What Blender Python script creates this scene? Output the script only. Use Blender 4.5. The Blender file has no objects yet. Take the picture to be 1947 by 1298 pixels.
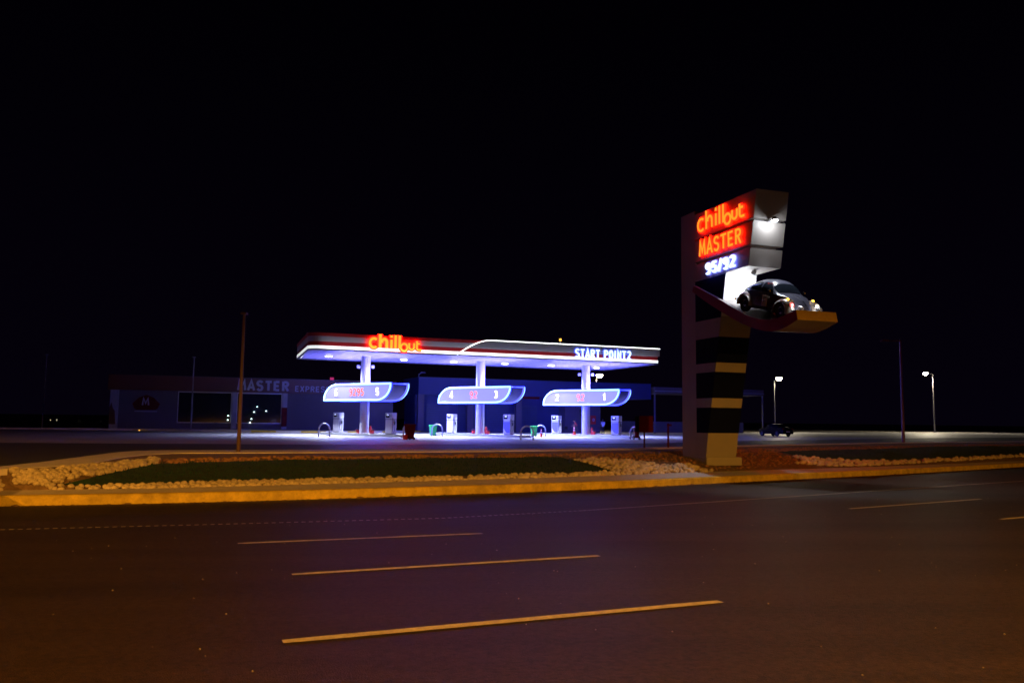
import bpy, bmesh, math, random
from mathutils import Vector, Matrix, noise
from mathutils.bvhtree import BVHTree
from mathutils.geometry import delaunay_2d_cdt
R = math.radians
PI = math.pi
random.seed(7)
S = bpy.context.scene
C = S.collection

# ------------------------------------------------------------------ camera
F = 1560.0
cd = bpy.data.cameras.new("camera")
cam = bpy.data.objects.new("camera", cd)
C.objects.link(cam)
cd.sensor_width = 36.0
cd.lens = F / 1947 * 36
cd.clip_end = 4000
cd.clip_start = 0.1
CAMM = Matrix.Translation((0, 0, 1.6)) @ Matrix.Rotation(R(90 + math.degrees(math.atan(148 / F))), 4, 'X') @ Matrix.Rotation(R(0.7), 4, 'Z')
cam.matrix_world = CAMM
S.camera = cam
S.render.resolution_x, S.render.resolution_y = 1024, 682
# ------------------------------------------------------------------ night sky
w = bpy.data.worlds.new("World")
S.world = w
w.use_nodes = True
nt = w.node_tree
bg = nt.nodes['Background']
tc = nt.nodes.new('ShaderNodeTexCoord')
sx = nt.nodes.new('ShaderNodeSeparateXYZ')
nt.links.new(tc.outputs['Generated'], sx.inputs[0])
rp = nt.nodes.new('ShaderNodeValToRGB')
rp.color_ramp.elements[0].position = 0.0
rp.color_ramp.elements[0].color = (0.0013, 0.0006, 0.0030, 1)
rp.color_ramp.elements[1].position = 0.45
rp.color_ramp.elements[1].color = (0.0003, 0.0001, 0.0008, 1)
nt.links.new(sx.outputs['Z'], rp.inputs[0])
nt.links.new(rp.outputs[0], bg.inputs[0])
bg.inputs[1].default_value = 1.0
S.view_settings.view_transform = 'Standard'
S.view_settings.look = 'None'
S.view_settings.exposure = 0.0
S.view_settings.gamma = 1.0
S.cycles.use_denoising = True
S.cycles.max_bounces = 6
S.cycles.sample_clamp_indirect = 4
S.cycles.filter_width = 1.6

# ------------------------------------------------------------------ helpers
def ray(px, py):
    d = Vector(((px - 973.5) / F, -(py - 649) / F, -1))
    return (CAMM.to_3x3() @ d)
O = Vector((0, 0, 1.6))
def at_z(px, py, z=0.0):
    d = ray(px, py)
    return O + d * ((z - 1.6) / d.z)
def at_y(px, py, Y):
    d = ray(px, py)
    return O + d * (Y / d.y)
def at_plane(px, py, p, n):
    d = ray(px, py)
    return O + d * ((p - O).dot(n) / d.dot(n))
RG = Vector((-0.014, 0.0315, 1.0))           # road plane falls gently towards the far kerb
def road_z(x, y): return 0.1 - 0.0315 * y + 0.014 * x
def at_road(px, py): return at_plane(px, py, Vector((0, 0, 0.1)), RG)
def interp(x, pts):
    if x <= pts[0][0]: return pts[0][1]
    for (a, b), (c, d) in zip(pts, pts[1:]):
        if x <= c: return b + (d - b) * (x - a) / (c - a)
    return pts[-1][1]

MATS = {}
def mat(name, col, rough=0.6, metal=0.0, var=0.12, scale=3.0, bump=0.0, bscale=60.0, spec=0.5, coat=0.0, stretch=None, grain=0.0):
    if name in MATS: return MATS[name]
    m = bpy.data.materials.new(name); m.use_nodes = True; MATS[name] = m
    n = m.node_tree; p = n.nodes['Principled BSDF']
    p.inputs['Roughness'].default_value = rough
    p.inputs['Metallic'].default_value = metal
    p.inputs['Specular IOR Level'].default_value = spec
    p.inputs['Coat Weight'].default_value = coat
    tc = n.nodes.new('ShaderNodeTexCoord')
    src = tc.outputs['Object']
    if stretch:
        mp = n.nodes.new('ShaderNodeMapping'); mp.inputs['Scale'].default_value = stretch[:3]
        mp.inputs['Rotation'].default_value = (0, 0, stretch[3])
        n.links.new(src, mp.inputs[0]); src = mp.outputs[0]
    nz = n.nodes.new('ShaderNodeTexNoise'); nz.inputs['Scale'].default_value = scale
    nz.inputs['Detail'].default_value = 6; nz.inputs['Roughness'].default_value = 0.65
    n.links.new(src, nz.inputs['Vector'])
    r = n.nodes.new('ShaderNodeValToRGB')
    r.color_ramp.elements[0].position = 0.3; r.color_ramp.elements[1].position = 0.7
    r.color_ramp.elements[0].color = tuple(max(0, c * (1 - var)) for c in col) + (1,)
    r.color_ramp.elements[1].color = tuple(min(1, c * (1 + var)) for c in col) + (1,)
    n.links.new(nz.outputs['Fac'], r.inputs[0]); n.links.new(r.outputs[0], p.inputs['Base Color'])
    if grain:
        g1 = n.nodes.new('ShaderNodeTexNoise'); g1.inputs['Scale'].default_value = 16; g1.inputs['Detail'].default_value = 10; g1.inputs['Roughness'].default_value = .8
        n.links.new(tc.outputs['Object'], g1.inputs['Vector'])
        mr = n.nodes.new('ShaderNodeMapRange'); mr.inputs['From Min'].default_value = .3; mr.inputs['From Max'].default_value = .7
        mr.inputs['To Min'].default_value = 1 - grain; mr.inputs['To Max'].default_value = 1 + grain
        n.links.new(g1.outputs['Fac'], mr.inputs['Value'])
        mx = n.nodes.new('ShaderNodeVectorMath'); mx.operation = 'SCALE'
        n.links.new(r.outputs[0], mx.inputs[0]); n.links.new(mr.outputs[0], mx.inputs['Scale']); n.links.new(mx.outputs[0], p.inputs['Base Color'])
    if bump:
        nb = n.nodes.new('ShaderNodeTexNoise'); nb.inputs['Scale'].default_value = bscale; nb.inputs['Detail'].default_value = 4
        n.links.new(tc.outputs['Object'], nb.inputs['Vector'])
        b = n.nodes.new('ShaderNodeBump'); b.inputs['Strength'].default_value = bump; b.inputs['Distance'].default_value = 0.03
        n.links.new(nb.outputs['Fac'], b.inputs['Height']); n.links.new(b.outputs[0], p.inputs['Normal'])
    return m
def emi(name, col, st, base=None):
    if name in MATS: return MATS[name]
    m = bpy.data.materials.new(name); m.use_nodes = True; MATS[name] = m
    p = m.node_tree.nodes['Principled BSDF']
    p.inputs['Base Color'].default_value = (*[min(1, c) for c in (base or col)], 1)
    p.inputs['Emission Color'].default_value = (*col, 1)
    p.inputs['Emission Strength'].default_value = st
    return m

def tag(o, label=None, cat=None, group=None, kind=None):
    if label: o['label'] = label
    if cat: o['category'] = cat
    if group: o['group'] = group
    if kind: o['kind'] = kind
    return o
def link(name, me, m=None, parent=None, smooth=False, loc=None):
    o = bpy.data.objects.new(name, me); C.objects.link(o)
    if m is not None:
        for q in (m if isinstance(m, (list, tuple)) else [m]): me.materials.append(q)
    if smooth:
        for p in me.polygons: p.use_smooth = True
    if parent: o.parent = parent
    if loc: o.location = loc
    return o
def empty(name, loc=(0, 0, 0), rz=0.0, label=None, cat=None, group=None):
    o = bpy.data.objects.new(name, None); C.objects.link(o)
    o.location = loc; o.rotation_euler = (0, 0, rz); o.empty_display_size = 0.2
    return tag(o, label, cat, group)
def copy_tree(o, parent=None):
    c = o.copy(); C.objects.link(c)
    if parent: c.parent = parent
    for ch in [x for x in KIDS() if x.parent == o]: copy_tree(ch, c)
    return c
def KIDS(): return list(C.objects)

class MB:
    """mesh collector"""
    def __init__(s): s.v = []; s.f = []; s.mi = []
    def add(s, vs, fs, mi=0):
        n = len(s.v); s.v += [Vector(v) for v in vs]
        for f in fs: s.f.append([i + n for i in f]); s.mi.append(mi)
        return s
    def box(s, x0, x1, y0, y1, z0, z1, mi=0, M=None):
        vs = [Vector((x, y, z)) for z in (z0, z1) for x, y in ((x0, y0), (x1, y0), (x1, y1), (x0, y1))]
        if M: vs = [M @ v for v in vs]
        return s.add(vs, [(3, 2, 1, 0), (4, 5, 6, 7), (0, 1, 5, 4), (1, 2, 6, 5), (2, 3, 7, 6), (3, 0, 4, 7)], mi)
    def prism(s, pts, axis, a, b, mi=0):
        """pts: 2D outline CCW; axis 'x','y','z' extrude from a to b"""
        def P(p, t):
            return {'x': (t, p[0], p[1]), 'y': (p[0], t, p[1]), 'z': (p[0], p[1], t)}[axis]
        n = len(pts)
        vs = [P(p, a) for p in pts] + [P(p, b) for p in pts]
        fs = [list(range(n))[::-1], [i + n for i in range(n)]] + [(i, (i + 1) % n, (i + 1) % n + n, i + n) for i in range(n)]
        return s.add(vs, fs, mi)
    def tube(s, path, r, seg=8, closed=False, mi=0, r2=None):
        path = [Vector(p) for p in path]; n = len(path)
        rings = []; up = None
        for i, p in enumerate(path):
            a = path[(i - 1) % n] if (closed or i > 0) else p
            b = path[(i + 1) % n] if (closed or i < n - 1) else p
            t = (b - a).normalized() if (b - a).length > 1e-9 else Vector((0, 0, 1))
            if up is None:
                up = t.orthogonal().normalized()
            else:
                up = (up - t * up.dot(t));
                up = up.normalized() if up.length > 1e-6 else t.orthogonal().normalized()
            sd = t.cross(up)
            rr = r if r2 is None else r + (r2 - r) * i / max(1, n - 1)
            rings.append([p + (up * math.cos(2 * PI * k / seg) + sd * math.sin(2 * PI * k / seg)) * rr for k in range(seg)])
        vs = [v for q in rings for v in q]; fs = []
        m = n if closed else n - 1
        for i in range(m):
            j = (i + 1) % n
            for k in range(seg):
                l = (k + 1) % seg
                fs.append((i * seg + k, i * seg + l, j * seg + l, j * seg + k))
        if not closed:
            fs.append(list(range(seg))[::-1]); fs.append([(n - 1) * seg + k for k in range(seg)])
        return s.add(vs, fs, mi)
    def cyl(s, c, r, z0, z1, seg=24, r2=None, mi=0, axis='z'):
        c = Vector(c); d = {'x': Vector((1, 0, 0)), 'y': Vector((0, 1, 0)), 'z': Vector((0, 0, 1))}[axis]
        return s.tube([c + d * z0, c + d * z1], r, seg, r2=r2, mi=mi)
    def lathe(s, prof, seg=24, c=(0, 0, 0), mi=0, M=None):
        c = Vector(c); vs = []; fs = []
        for (r, z) in prof:
            for k in range(seg):
                vs.append(Vector((r * math.cos(2 * PI * k / seg), r * math.sin(2 * PI * k / seg), z)))
        if M: vs = [M @ v for v in vs]
        vs = [v + c for v in vs]
        for i in range(len(prof) - 1):
            for k in range(seg):
                l = (k + 1) % seg
                fs.append((i * seg + k, i * seg + l, (i + 1) * seg + l, (i + 1) * seg + k))
        return s.add(vs, fs, mi)
    def ribbon(s, pts, wd, t0, t1, closed=False, mi=0, M=None):
        """flat extruded stroke in local xy, thickness z t0..t1"""
        P = [Vector((p[0], p[1])) for p in pts]; n = len(P); L = []; Rr = []
        for i in range(n):
            a = P[(i - 1) % n] if (closed or i > 0) else None
            b = P[(i + 1) % n] if (closed or i < n - 1) else None
            d1 = (P[i] - a).normalized() if a is not None else None
            d2 = (b - P[i]).normalized() if b is not None else None
            if d1 is None: d1 = d2
            if d2 is None: d2 = d1
            t = (d1 + d2)
            t = t.normalized() if t.length > 0.3 else d1
            nn = Vector((-t.y, t.x)); c = max(0.5, nn.dot(Vector((-d1.y, d1.x))))
            L.append(P[i] + nn * wd / 2 / c); Rr.append(P[i] - nn * wd / 2 / c)
        M = M or Matrix()
        vs = []
        for q in (L, Rr):
            for z in (t0, t1): vs += [M @ Vector((p.x, p.y, z)) for p in q]
        fs = []; m = n if closed else n - 1
        for i in range(m):
            j = (i + 1) % n
            fs += [(n + i, 3 * n + i, 3 * n + j, n + j), (i, j, 2 * n + j, 2 * n + i), (i, n + i, n + j, j), (2 * n + i, 2 * n + j, 3 * n + j, 3 * n + i)]
        if not closed:
            fs += [(0, 2 * n, 3 * n, n), (n - 1, 2 * n - 1, 4 * n - 1, 3 * n - 1)]
        return s.add(vs, fs, mi)
    def mesh(s, name):
        me = bpy.data.meshes.new(name)
        me.from_pydata([tuple(v) for v in s.v], [], s.f); me.update()
        for p, k in zip(me.polygons, s.mi): p.material_index = k
        return me
    def build(s, name, m=None, parent=None, smooth=False, bevel=0, fix=True, loc=None):
        me = s.mesh(name)
        if fix or bevel:
            bm = bmesh.new(); bm.from_mesh(me)
            if fix: bmesh.ops.recalc_face_normals(bm, faces=bm.faces)
            if bevel: bmesh.ops.bevel(bm, geom=[e for e in bm.edges if len(e.link_faces) == 2 and e.calc_face_angle(0) > 0.6], offset=bevel, segments=2, affect='EDGES', clamp_overlap=True)
            bm.to_mesh(me); bm.free()
        return link(name, me, m, parent, smooth, loc)
def autosmooth(o, ang=35):
    me = o.data
    for p in me.polygons: p.use_smooth = True
    try: me.set_sharp_from_angle(angle=R(ang))
    except Exception: pass
    return o
def frame(origin, xdir, up=(0, 0, 1)):
    x = Vector(xdir).normalized(); y = Vector(up).normalized(); z = x.cross(y)
    M = Matrix((x, y, z)).transposed().to_4x4(); M.translation = Vector(origin); return M

# ---- lettering
def arc(cx, cy, r, a0, a1, n=14, ry=None):
    ry = ry or r
    return [(cx + r * math.cos(R(a0 + (a1 - a0) * i / n)), cy + ry * math.sin(R(a0 + (a1 - a0) * i / n))) for i in range(n + 1)]
def chillout_strokes():
    """the sign word: returns [(points, closed, width)] in units where h is 1.0 tall; total width about 3.75"""
    o = []
    w1 = .2
    o.append((arc(.36, .33, .30, 50, 310, 18, .33), False, .17))
    o.append(([(.82, 0), (.82, 1.0)], False, w1))
    o.append(([(.94, .38)] + arc(1.13, .40, .19, 150, 0, 10, .24) + [(1.32, 0)], False, w1))
    o.append(([(1.67, 0), (1.67, .64)], False, .17)); o.append(([(1.67, .78), (1.67, .95)], False, .17))
    o.append(([(1.98, 0), (1.98, .97)], False, .17))
    o.append(([(2.29, 0), (2.29, .97)], False, .17))
    o.append((arc(2.64, .10, .25, 0, 342, 19, .27), True, .12))
    o.append(([(3.03, .45), (3.03, .16)] + arc(3.22, .16, .19, 190, 350, 10, .2) + [(3.41, .16), (3.41, .45)], False, .12))
    o.append(([(3.63, .62), (3.63, .10)] + arc(3.76, .10, .13, 190, 270, 5, .15) + [(3.98, -.05)], False, .12))
    o.append(([(3.70, .42), (3.88, .42)], False, .1))
    return o
def seg_text(txt, bold=.16):
    """simple stroke capitals and digits, height 1, advance list"""
    G = {
     'S': [(arc(.3, .74, .24, 20, 270, 10, .22) + arc(.3, .27, .24, 90, -160, 10, .24), 0)],
     'T': [([(0, .93), (.6, .93)], 0), ([(.3, .86), (.3, 0)], 0)],
     'A': [([(0, 0), (.3, 1), (.6, 0)], 0), ([(.17, .3), (.43, .3)], 0)],
     'R': [([(.07, 0), (.07, 1)], 0), ([(.15, .93)] + arc(.32, .72, .22, 90, -90, 8, .21) + [(.15, .51)], 0), ([(.3, .46), (.56, 0)], 0)],
     'P': [([(.07, 0), (.07, 1)], 0), ([(.15, .93)] + arc(.32, .70, .22, 90, -90, 8, .23) + [(.15, .47)], 0)],
     'O': [(arc(.3, .5, .25, 0, 342, 19, .46), 1)],
     'I': [([(.15, 0), (.15, 1)], 0)],
     'N': [([(.07, 0), (.07, 1), (.53, 0), (.53, 1)], 0)],
     'M': [([(.03, 0), (.12, 1), (.37, .25), (.62, 1), (.71, 0)], 0)],
     'E': [([(.07, 0), (.07, 1)], 0), ([(.15, .93), (.52, .93)], 0), ([(.15, .5), (.46, .5)], 0), ([(.15, .07), (.52, .07)], 0)],
     'X': [([(.03, 0), (.55, 1)], 0), ([(.03, 1), (.24, .58)], 0), ([(.34, .42), (.55, 0)], 0)],
     '2': [(arc(.3, .74, .23, 160, -35, 10, .22) + [(.07, .07), (.56, .07)], 0)],
     '9': [(arc(.3, .70, .22, 0, 342, 16, .24), 1), ([(.535, .66), (.50, .3), (.36, .05), (.12, .05)], 0)],
     '5': [([(.5, .94), (.14, .94), (.1, .56)] + arc(.29, .32, .23, 110, -150, 12, .27), 0)],
     '6': [(arc(.3, .28, .22, 0, 342, 16, .24), 1), ([(.48, .95), (.24, .9), (.08, .55), (.07, .3)], 0)],
     '3': [(arc(.28, .74, .21, 150, -80, 10, .21) , 0), (arc(.28, .28, .23, 80, -150, 10, .25), 0)],
     '4': [([(.42, 0), (.42, 1), (.04, .3), (.6, .3)], 0)],
     '1': [([(.08, .74), (.3, .96), (.3, 0)], 0)],
     '/': [([(.02, -.05), (.38, 1.05)], 0)],
    }
    W = {'I': .3, 'M': .74, '/': .4, ' ': .3, '1': .45}
    x = 0; out = []
    for ch in txt:
        for pts, cl in G.get(ch, []):
            out.append(([(p[0] + x, p[1]) for p in pts], bool(cl), bold))
        x += W.get(ch, .6) + .17 + bold * .35
    return out, x - .17 - bold * .35
def letters(name, strokes, M, h, w, parent, m, t0, t1, sxy=1.0, grow=0.0):
    b = MB()
    for pts, cl, wd in strokes:
        P = [(p[0] * h * sxy, p[1] * h) for p in pts]
        b.ribbon(P, (wd + grow) * h * w, t0, t1, cl, M=M)
    return b.build(name, m, parent)

# ------------------------------------------------------------------ materials
M_asph = mat('asphalt', (.042, .025, .017), .62, spec=.25, grain=.8, var=.42, scale=.5, bump=.45, bscale=85, stretch=(.12, 1.2, 1, R(-24)))
M_serv = mat('service_asphalt', (.052, .05, .052), .6, var=.25, scale=.4, bump=.4, bscale=40, stretch=(.3, 1, 1, R(-20)))
M_conc = mat('forecourt_concrete', (.44, .43, .44), .55, var=.16, scale=.35, bump=.15, bscale=20)
M_strip = mat('kerb_concrete', (.62, .56, .52), .8, var=.15, scale=1.5, bump=.3, bscale=30)
M_path = mat('path_concrete', (.52, .46, .46), .8, var=.12, scale=2.0, bump=.3, bscale=30)
M_yel = mat('yellow_kerb_paint', (.50, .35, .03), .7, grain=.2, var=.38, scale=2.2, bump=.3, bscale=25)
M_soil = mat('brown_soil', (.16, .10, .065), .95, var=.4, scale=4, bump=1.0, bscale=12)
M_turf = mat('green_turf', (.006, .034, .020), .95, var=.45, scale=2.5, bump=1.0, bscale=60)
M_rock = mat('pale_rock', (.50, .42, .32), .9, var=.35, scale=1.3, bump=.8, bscale=14)
M_rub = mat('brown_rubble', (.30, .15, .08), .95, var=.4, scale=2.5, bump=.8, bscale=14)
M_desert = mat('desert', (.10, .08, .06), .95, var=.3, scale=.05)
M_paint = mat('road_paint', (.62, .55, .42), .7, grain=.35, var=.2, scale=5, bump=.2)
M_white = mat('white_panel', (.62, .62, .66), .45, var=.05, scale=1.0)
M_col = mat('column_cladding', (.66, .66, .70), .32, metal=.25, var=.04, scale=1)
M_soff = mat('soffit_sheet', (.62, .62, .72), .22, metal=.35, var=.05, scale=.7)
M_red = mat('red_fascia', (.30, .010, .016), .4, var=.12, scale=1)
M_grey = mat('grey_fascia', (.40, .41, .50), .4, var=.06, scale=1)
M_black = mat('black_trim', (.012, .012, .014), .4)
M_dred = mat('dark_red_paint', (.085, .005, .008), .85, spec=.1, var=.15, scale=2)
M_beige = mat('beige_cladding', (.30, .27, .255), .5, var=.05, scale=.8)
M_navy = mat('navy_cladding', (.004, .006, .034), .8, spec=.04, var=.1, scale=.8)
M_steel = mat('galvanised_steel', (.55, .55, .56), .35, metal=.6, var=.1)
M_rust = mat('painted_pole', (.085, .040, .022), .6, var=.2, scale=2)
M_grpole = mat('grey_pole', (.14, .13, .14), .5, var=.1, scale=2)
M_glass = mat('dark_glass', (.012, .014, .02), .06, var=.02, spec=.8)
M_carglass = mat('car_glass', (.01, .013, .02), .05, var=.02, spec=.9)
M_green = mat('green_plastic', (.03, .50, .07), .5, var=.08)
M_redp = mat('red_plastic', (.55, .02, .02), .45, var=.1)
M_orange = mat('cone_orange', (.85, .09, .02), .5, var=.1)
M_rubber = mat('tyre_rubber', (.015, .015, .015), .8)
M_chrome = mat('chrome', (.7, .7, .7), .15, metal=1)
M_screen = mat('pump_screen', (.01, .012, .02), .1)
M_blueP = mat('blue_panel', (.10, .10, .42), .4, var=.06)
M_wall = mat('rendered_wall', (.085, .07, .095), .85, var=.08, scale=.5, bump=.2)
M_bwall = mat('service_bay_wall', (.02, .025, .11), .7, var=.1, scale=.5)
M_sred = mat('shop_red_fascia', (.055, .002, .003), .5, var=.12, scale=1)
M_lampglow = emi('lamp_glow', (1, .86, .60), 60)
M_canglow = emi('downlight_glow', (.88, .9, 1), 14)

# ------------------------------------------------------------------ street lights out of frame and in frame
def spot(name, loc, target, power, col, size=100, blend=.6, radius=.15, parent=None):
    l = bpy.data.lights.new(name, 'SPOT'); l.energy = power; l.color = col
    l.spot_size = R(size); l.spot_blend = blend; l.shadow_soft_size = radius
    o = bpy.data.objects.new(name, l); C.objects.link(o)
    o.location = loc
    d = Vector(target) - Vector(loc)
    o.rotation_euler = d.to_track_quat('-Z', 'Y').to_euler()
    if parent:
        o.parent = parent
    return o
SOD = (1.0, .41, .04)
# sodium road lamps on the near side of the road, behind and beside the photographer
M_lhead = mat('lamp_housing', (.10, .10, .10), .6)
def road_lamp(x, y, beams, label):
    zr = road_z(x, y) if -16 < Vector((x, y)).dot(Vector((-.407, .914))) else 0.05
    t = empty('street_lamp', (x, y, zr), 0, label, 'street lamp', 'sodium street lamps on the near side of the road')
    zl = 10.5 - zr
    MB().cyl((-.0, -2.2, 0), .12, 0, zl + .1, 12, r2=.07).build('post', M_lhead, t)
    b = MB(); b.tube([(0, -2.2, zl), (0, -1.4, zl + .22), (0, -.5, zl + .22)], .04, 8); b.build('arm', M_lhead, t)
    b = MB(); b.lathe([(.60, -.075), (.60, .10), (.3, .2), (.001, .22)], 40); b.lathe([(.58, -.075), (.58, .08), (.3, .17), (.001, .19)], 40)
    b.build('lamp_head', M_lhead, t, loc=(0, 0, zl))
    for aim, pw, size, bl in beams:
        o = spot('sodium_light', (0, 0, zl), (aim[0] - x, aim[1] - y, aim[2] - zr), pw, SOD, size, bl, .03, parent=t)
road_lamp(26, -7, [((8, 24, 0), 27000, 150, .5), ((4, 6, 0), 12000, 90, .9)], 'sodium street lamp on the near roadside, right of the viewpoint')
road_lamp(-32, -9, [((-31, 12, 0), 30000, 86, .7), ((-20, 5, 0), 14000, 62, 1.0)], 'sodium street lamp on the near roadside, left of the viewpoint')
road_lamp(8, -12, [((0, 4, 0), 20000, 66, 1.0)], 'sodium street lamp on the near roadside, just behind the viewpoint')
road_lamp(62, 8, [((52, 38, 0), 9000, 140, .6)], 'sodium street lamp on the near roadside, farthest along to the right')

# ------------------------------------------------------------------ ground
FR = [(-300, 966), (0, 962), (250, 957.5), (500, 951.5), (700, 945.5), (1000, 935), (1200, 927), (1370, 918), (1500, 911.5), (1675, 903), (1800, 896), (1947, 887), (2150, 877)]
BK = [(-300, 930), (0, 895), (77, 886), (154, 875), (225, 865), (265, 862.3), (320, 861.2), (600, 860.3), (850, 859), (1050, 857), (1217, 854.5), (1394, 849.7), (1666, 843.8), (1947, 840.5), (2150, 839.5)]
cols = list(range(-300, 2151, 14))
fw = [at_road(x, interp(x, FR)) for x in cols]
bw = [at_z(x, interp(x, BK), 0.0) for x in cols]
# extend both lines beyond the frame
def ext(l, a, b, d):
    v = (l[a] - l[b]).normalized(); return l[a] + v * d
dirR = (fw[-1] - fw[-8]).normalized(); dirL = (fw[0] - fw[10]).normalized()
for d in (25, 60, 140):
    p = fw[len(cols) - 1] + dirR * d; p.z = road_z(p.x, p.y); fw.append(p)
    q = bw[len(cols) - 1] + dirR * d; q.z = 0; bw.append(q)
for d in (12, 45, 120):
    p = fw[0 if d == 12 else 0] + dirL * (d if d == 12 else d - (12 if d == 45 else 45)); p.z = road_z(p.x, p.y); fw.insert(0, p)
    q = bw[0] + dirL * (d if d == 12 else d - (12 if d == 45 else 45)); q.z = 0; bw.insert(0, q)
KH = .26
n = len(fw)
def sheet(name, rows, m, kind='structure', smooth=True):
    b = MB(); c = len(rows[0])
    b.add([p for r in rows for p in r], [(i * c + j, i * c + j + 1, (i + 1) * c + j + 1, (i + 1) * c + j) for i in range(len(rows) - 1) for j in range(c - 1)])
    o = b.build(name, m, smooth=smooth); o['kind'] = kind
    return o
# main road: from kerb line back past the camera
tdir = Vector((math.sin(R(66)), math.cos(R(66)), 0)); ndir = Vector((-math.cos(R(66)), math.sin(R(66)), 0))
near = []
for p in fw:
    t = p.dot(tdir); q = tdir * t + ndir * -14; q.z = road_z(q.x, q.y); near.append(q)
rows = []
for k in range(9):
    rw = []
    for p, q in zip(near, fw):
        v = p.lerp(q + (q - p).normalized() * .1, k / 8); v.z = road_z(v.x, v.y); rw.append(v)
    rows.append(rw)
sheet('road', rows, M_asph)
# near verge behind the photographer
rows = [[Vector((p.x, p.y, p.z + .02)) - ndir * d for p in near] for d in (60, 0)]
for r_ in rows:
    for v in r_: v.z = road_z(v.x, v.y) + .03
sheet('roadside_ground', rows, M_desert)
# kerb with front face and top (yellow paint)
kerb_top = []; kerb_in = []
rowsK = [[], [], [], [], []]
for i in range(n):
    t = (fw[min(i + 1, n - 1)] - fw[max(i - 1, 0)]); t.z = 0; t.normalize()
    nn = Vector((-t.y, t.x, 0))
    p = fw[i]; zt = p.z + KH
    j = .006 * math.sin(i * 1.7)
    rowsK[0].append(Vector((p.x, p.y, p.z - .1)) - nn * .02)
    rowsK[1].append(Vector((p.x, p.y, zt - .03)) + nn * (.01 + j))
    rowsK[2].append(Vector((p.x, p.y, zt)) + nn * (.045 + j))
    rowsK[3].append(Vector((p.x, p.y, zt + .003)) + nn * .20)
    rowsK[4].append(Vector((p.x, p.y, zt - .1)) + nn * .21)
    kerb_in.append(Vector((p.x, p.y, zt)) + nn * .20)
b = MB(); b.add([p for r_ in rowsK for p in r_], [(i * n + j, i * n + j + 1, (i + 1) * n + j + 1, (i + 1) * n + j) for i in range(4) for j in range(n - 1)])
ko = b.build('road_kerb', M_yel); tag(ko, 'long yellow painted kerb between the main road and the stony verge', 'kerb', kind='structure')
# back strip
strip_in = []; path_in = []
for i in range(n):
    u = (kerb_in[i] - bw[i]); u.z = 0; L = u.length; u.normalize()
    px = cols[0] + (i - 3) * 14
    strip_in.append(bw[i] + u * min(interp(px, [(200, 5.0), (340, 2.7)]), L * .6) + Vector((0, 0, .11)))
    wd = interp(px, [(-200, .9), (300, 1.05), (1000, 1.9), (1300, 2.5), (1600, 2.4), (2150, 2.6)])
    v = kerb_in[i] - u * wd; path_in.append(Vector((v.x, v.y, kerb_in[i].z + .03)))
rowsS = [[bw[i] + Vector((0, 0, -.15)) for i in range(n)], [bw[i] + Vector((0, 0, .13)) for i in range(n)], [Vector(p) + Vector((0, 0, .02)) for p in strip_in], [Vector(p) - Vector((0, 0, .15)) for p in strip_in]]
sheet('kerb_strip', rowsS, M_strip, smooth=False)
rowsP = [[Vector((p.x, p.y, p.z - .02)) for p in kerb_in], [Vector(p) + Vector((0, 0, .015)) for p in path_in], [Vector(p) - Vector((0, 0, .12)) for p in path_in]]
sheet('footpath', rowsP, M_path, smooth=False)
NV = 30; rowsI = []
for k in range(NV + 1):
    v = k / NV; rw = []
    for i in range(n):
        p = path_in[i].lerp(strip_in[i], v)
        z = path_in[i].z + (strip_in[i].z - path_in[i].z) * (1 - (1 - v) ** 3.0)
        nz = noise.noise(Vector((p.x * 1.3, p.y * 1.3, 0))) * .05 + noise.noise(Vector((p.x * .4, p.y * .4, 3))) * .06
        rw.append(Vector((p.x, p.y, z + nz * math.sin(PI * v) - (.02 if k in (0, NV) else 0))))
    rowsI.append(rw)
isl = sheet('verge_soil', rowsI, M_soil)
bvh = BVHTree.FromPolygons([v.co.copy() for v in isl.data.vertices], [tuple(p.vertices) for p in isl.data.polygons])
def on_isl(px, py):
    h = bvh.ray_cast(O, ray(px, py).normalized())
    return h[0] if h[0] else at_z(px, py, -.2)
def drop(x, y):
    h = bvh.ray_cast(Vector((x, y, 20)), Vector((0, 0, -1)))
    return h[0].z if h[0] else None
# flat ground of the station, reaching the horizon
far = []
for p in bw:
    a = math.atan2(p.x, p.y); far.append(Vector((2500 * math.sin(a), 2500 * math.cos(a), -.02)))
mid1 = [Vector((p.x, p.y, -.02)) for p in bw]
sheet('ground', [mid1, [a.lerp(b_, .05) for a, b_ in zip(mid1, far)], far], M_desert)

def poly_sheet(name, pts, z, m, kind='structure'):
    b = MB(); b.add([(p[0], p[1], z) for p in pts], [list(range(len(pts)))])
    o = b.build(name, m); o['kind'] = kind; return o
edge = [(-300, 838), (0, 841), (300, 843), (600, 844.5), (1000, 843.6), (1250, 842), (1394, 838), (1700, 833), (1947, 831), (2200, 830.5)]
ew = [at_z(x, y) for x, y in edge]
sp = [Vector((p.x, p.y, 0)) for p in bw[1:-1]]
ew2 = [Vector((-140, ew[0].y, 0))] + ew + [Vector((260, ew[-1].y + 10, 0))]
poly_sheet('service_road', [(p.x, p.y) for p in sp] + [(p.x, p.y) for p in reversed(ew2)], -.004, M_serv)
farl = [(-140, 84), (-52, 86), (-20, 92), (20, 118), (60, 150), (120, 205), (260, 260)]
poly_sheet('forecourt', [(p.x, p.y) for p in ew2] + list(reversed(farl)), 0.0, M_conc)
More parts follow.
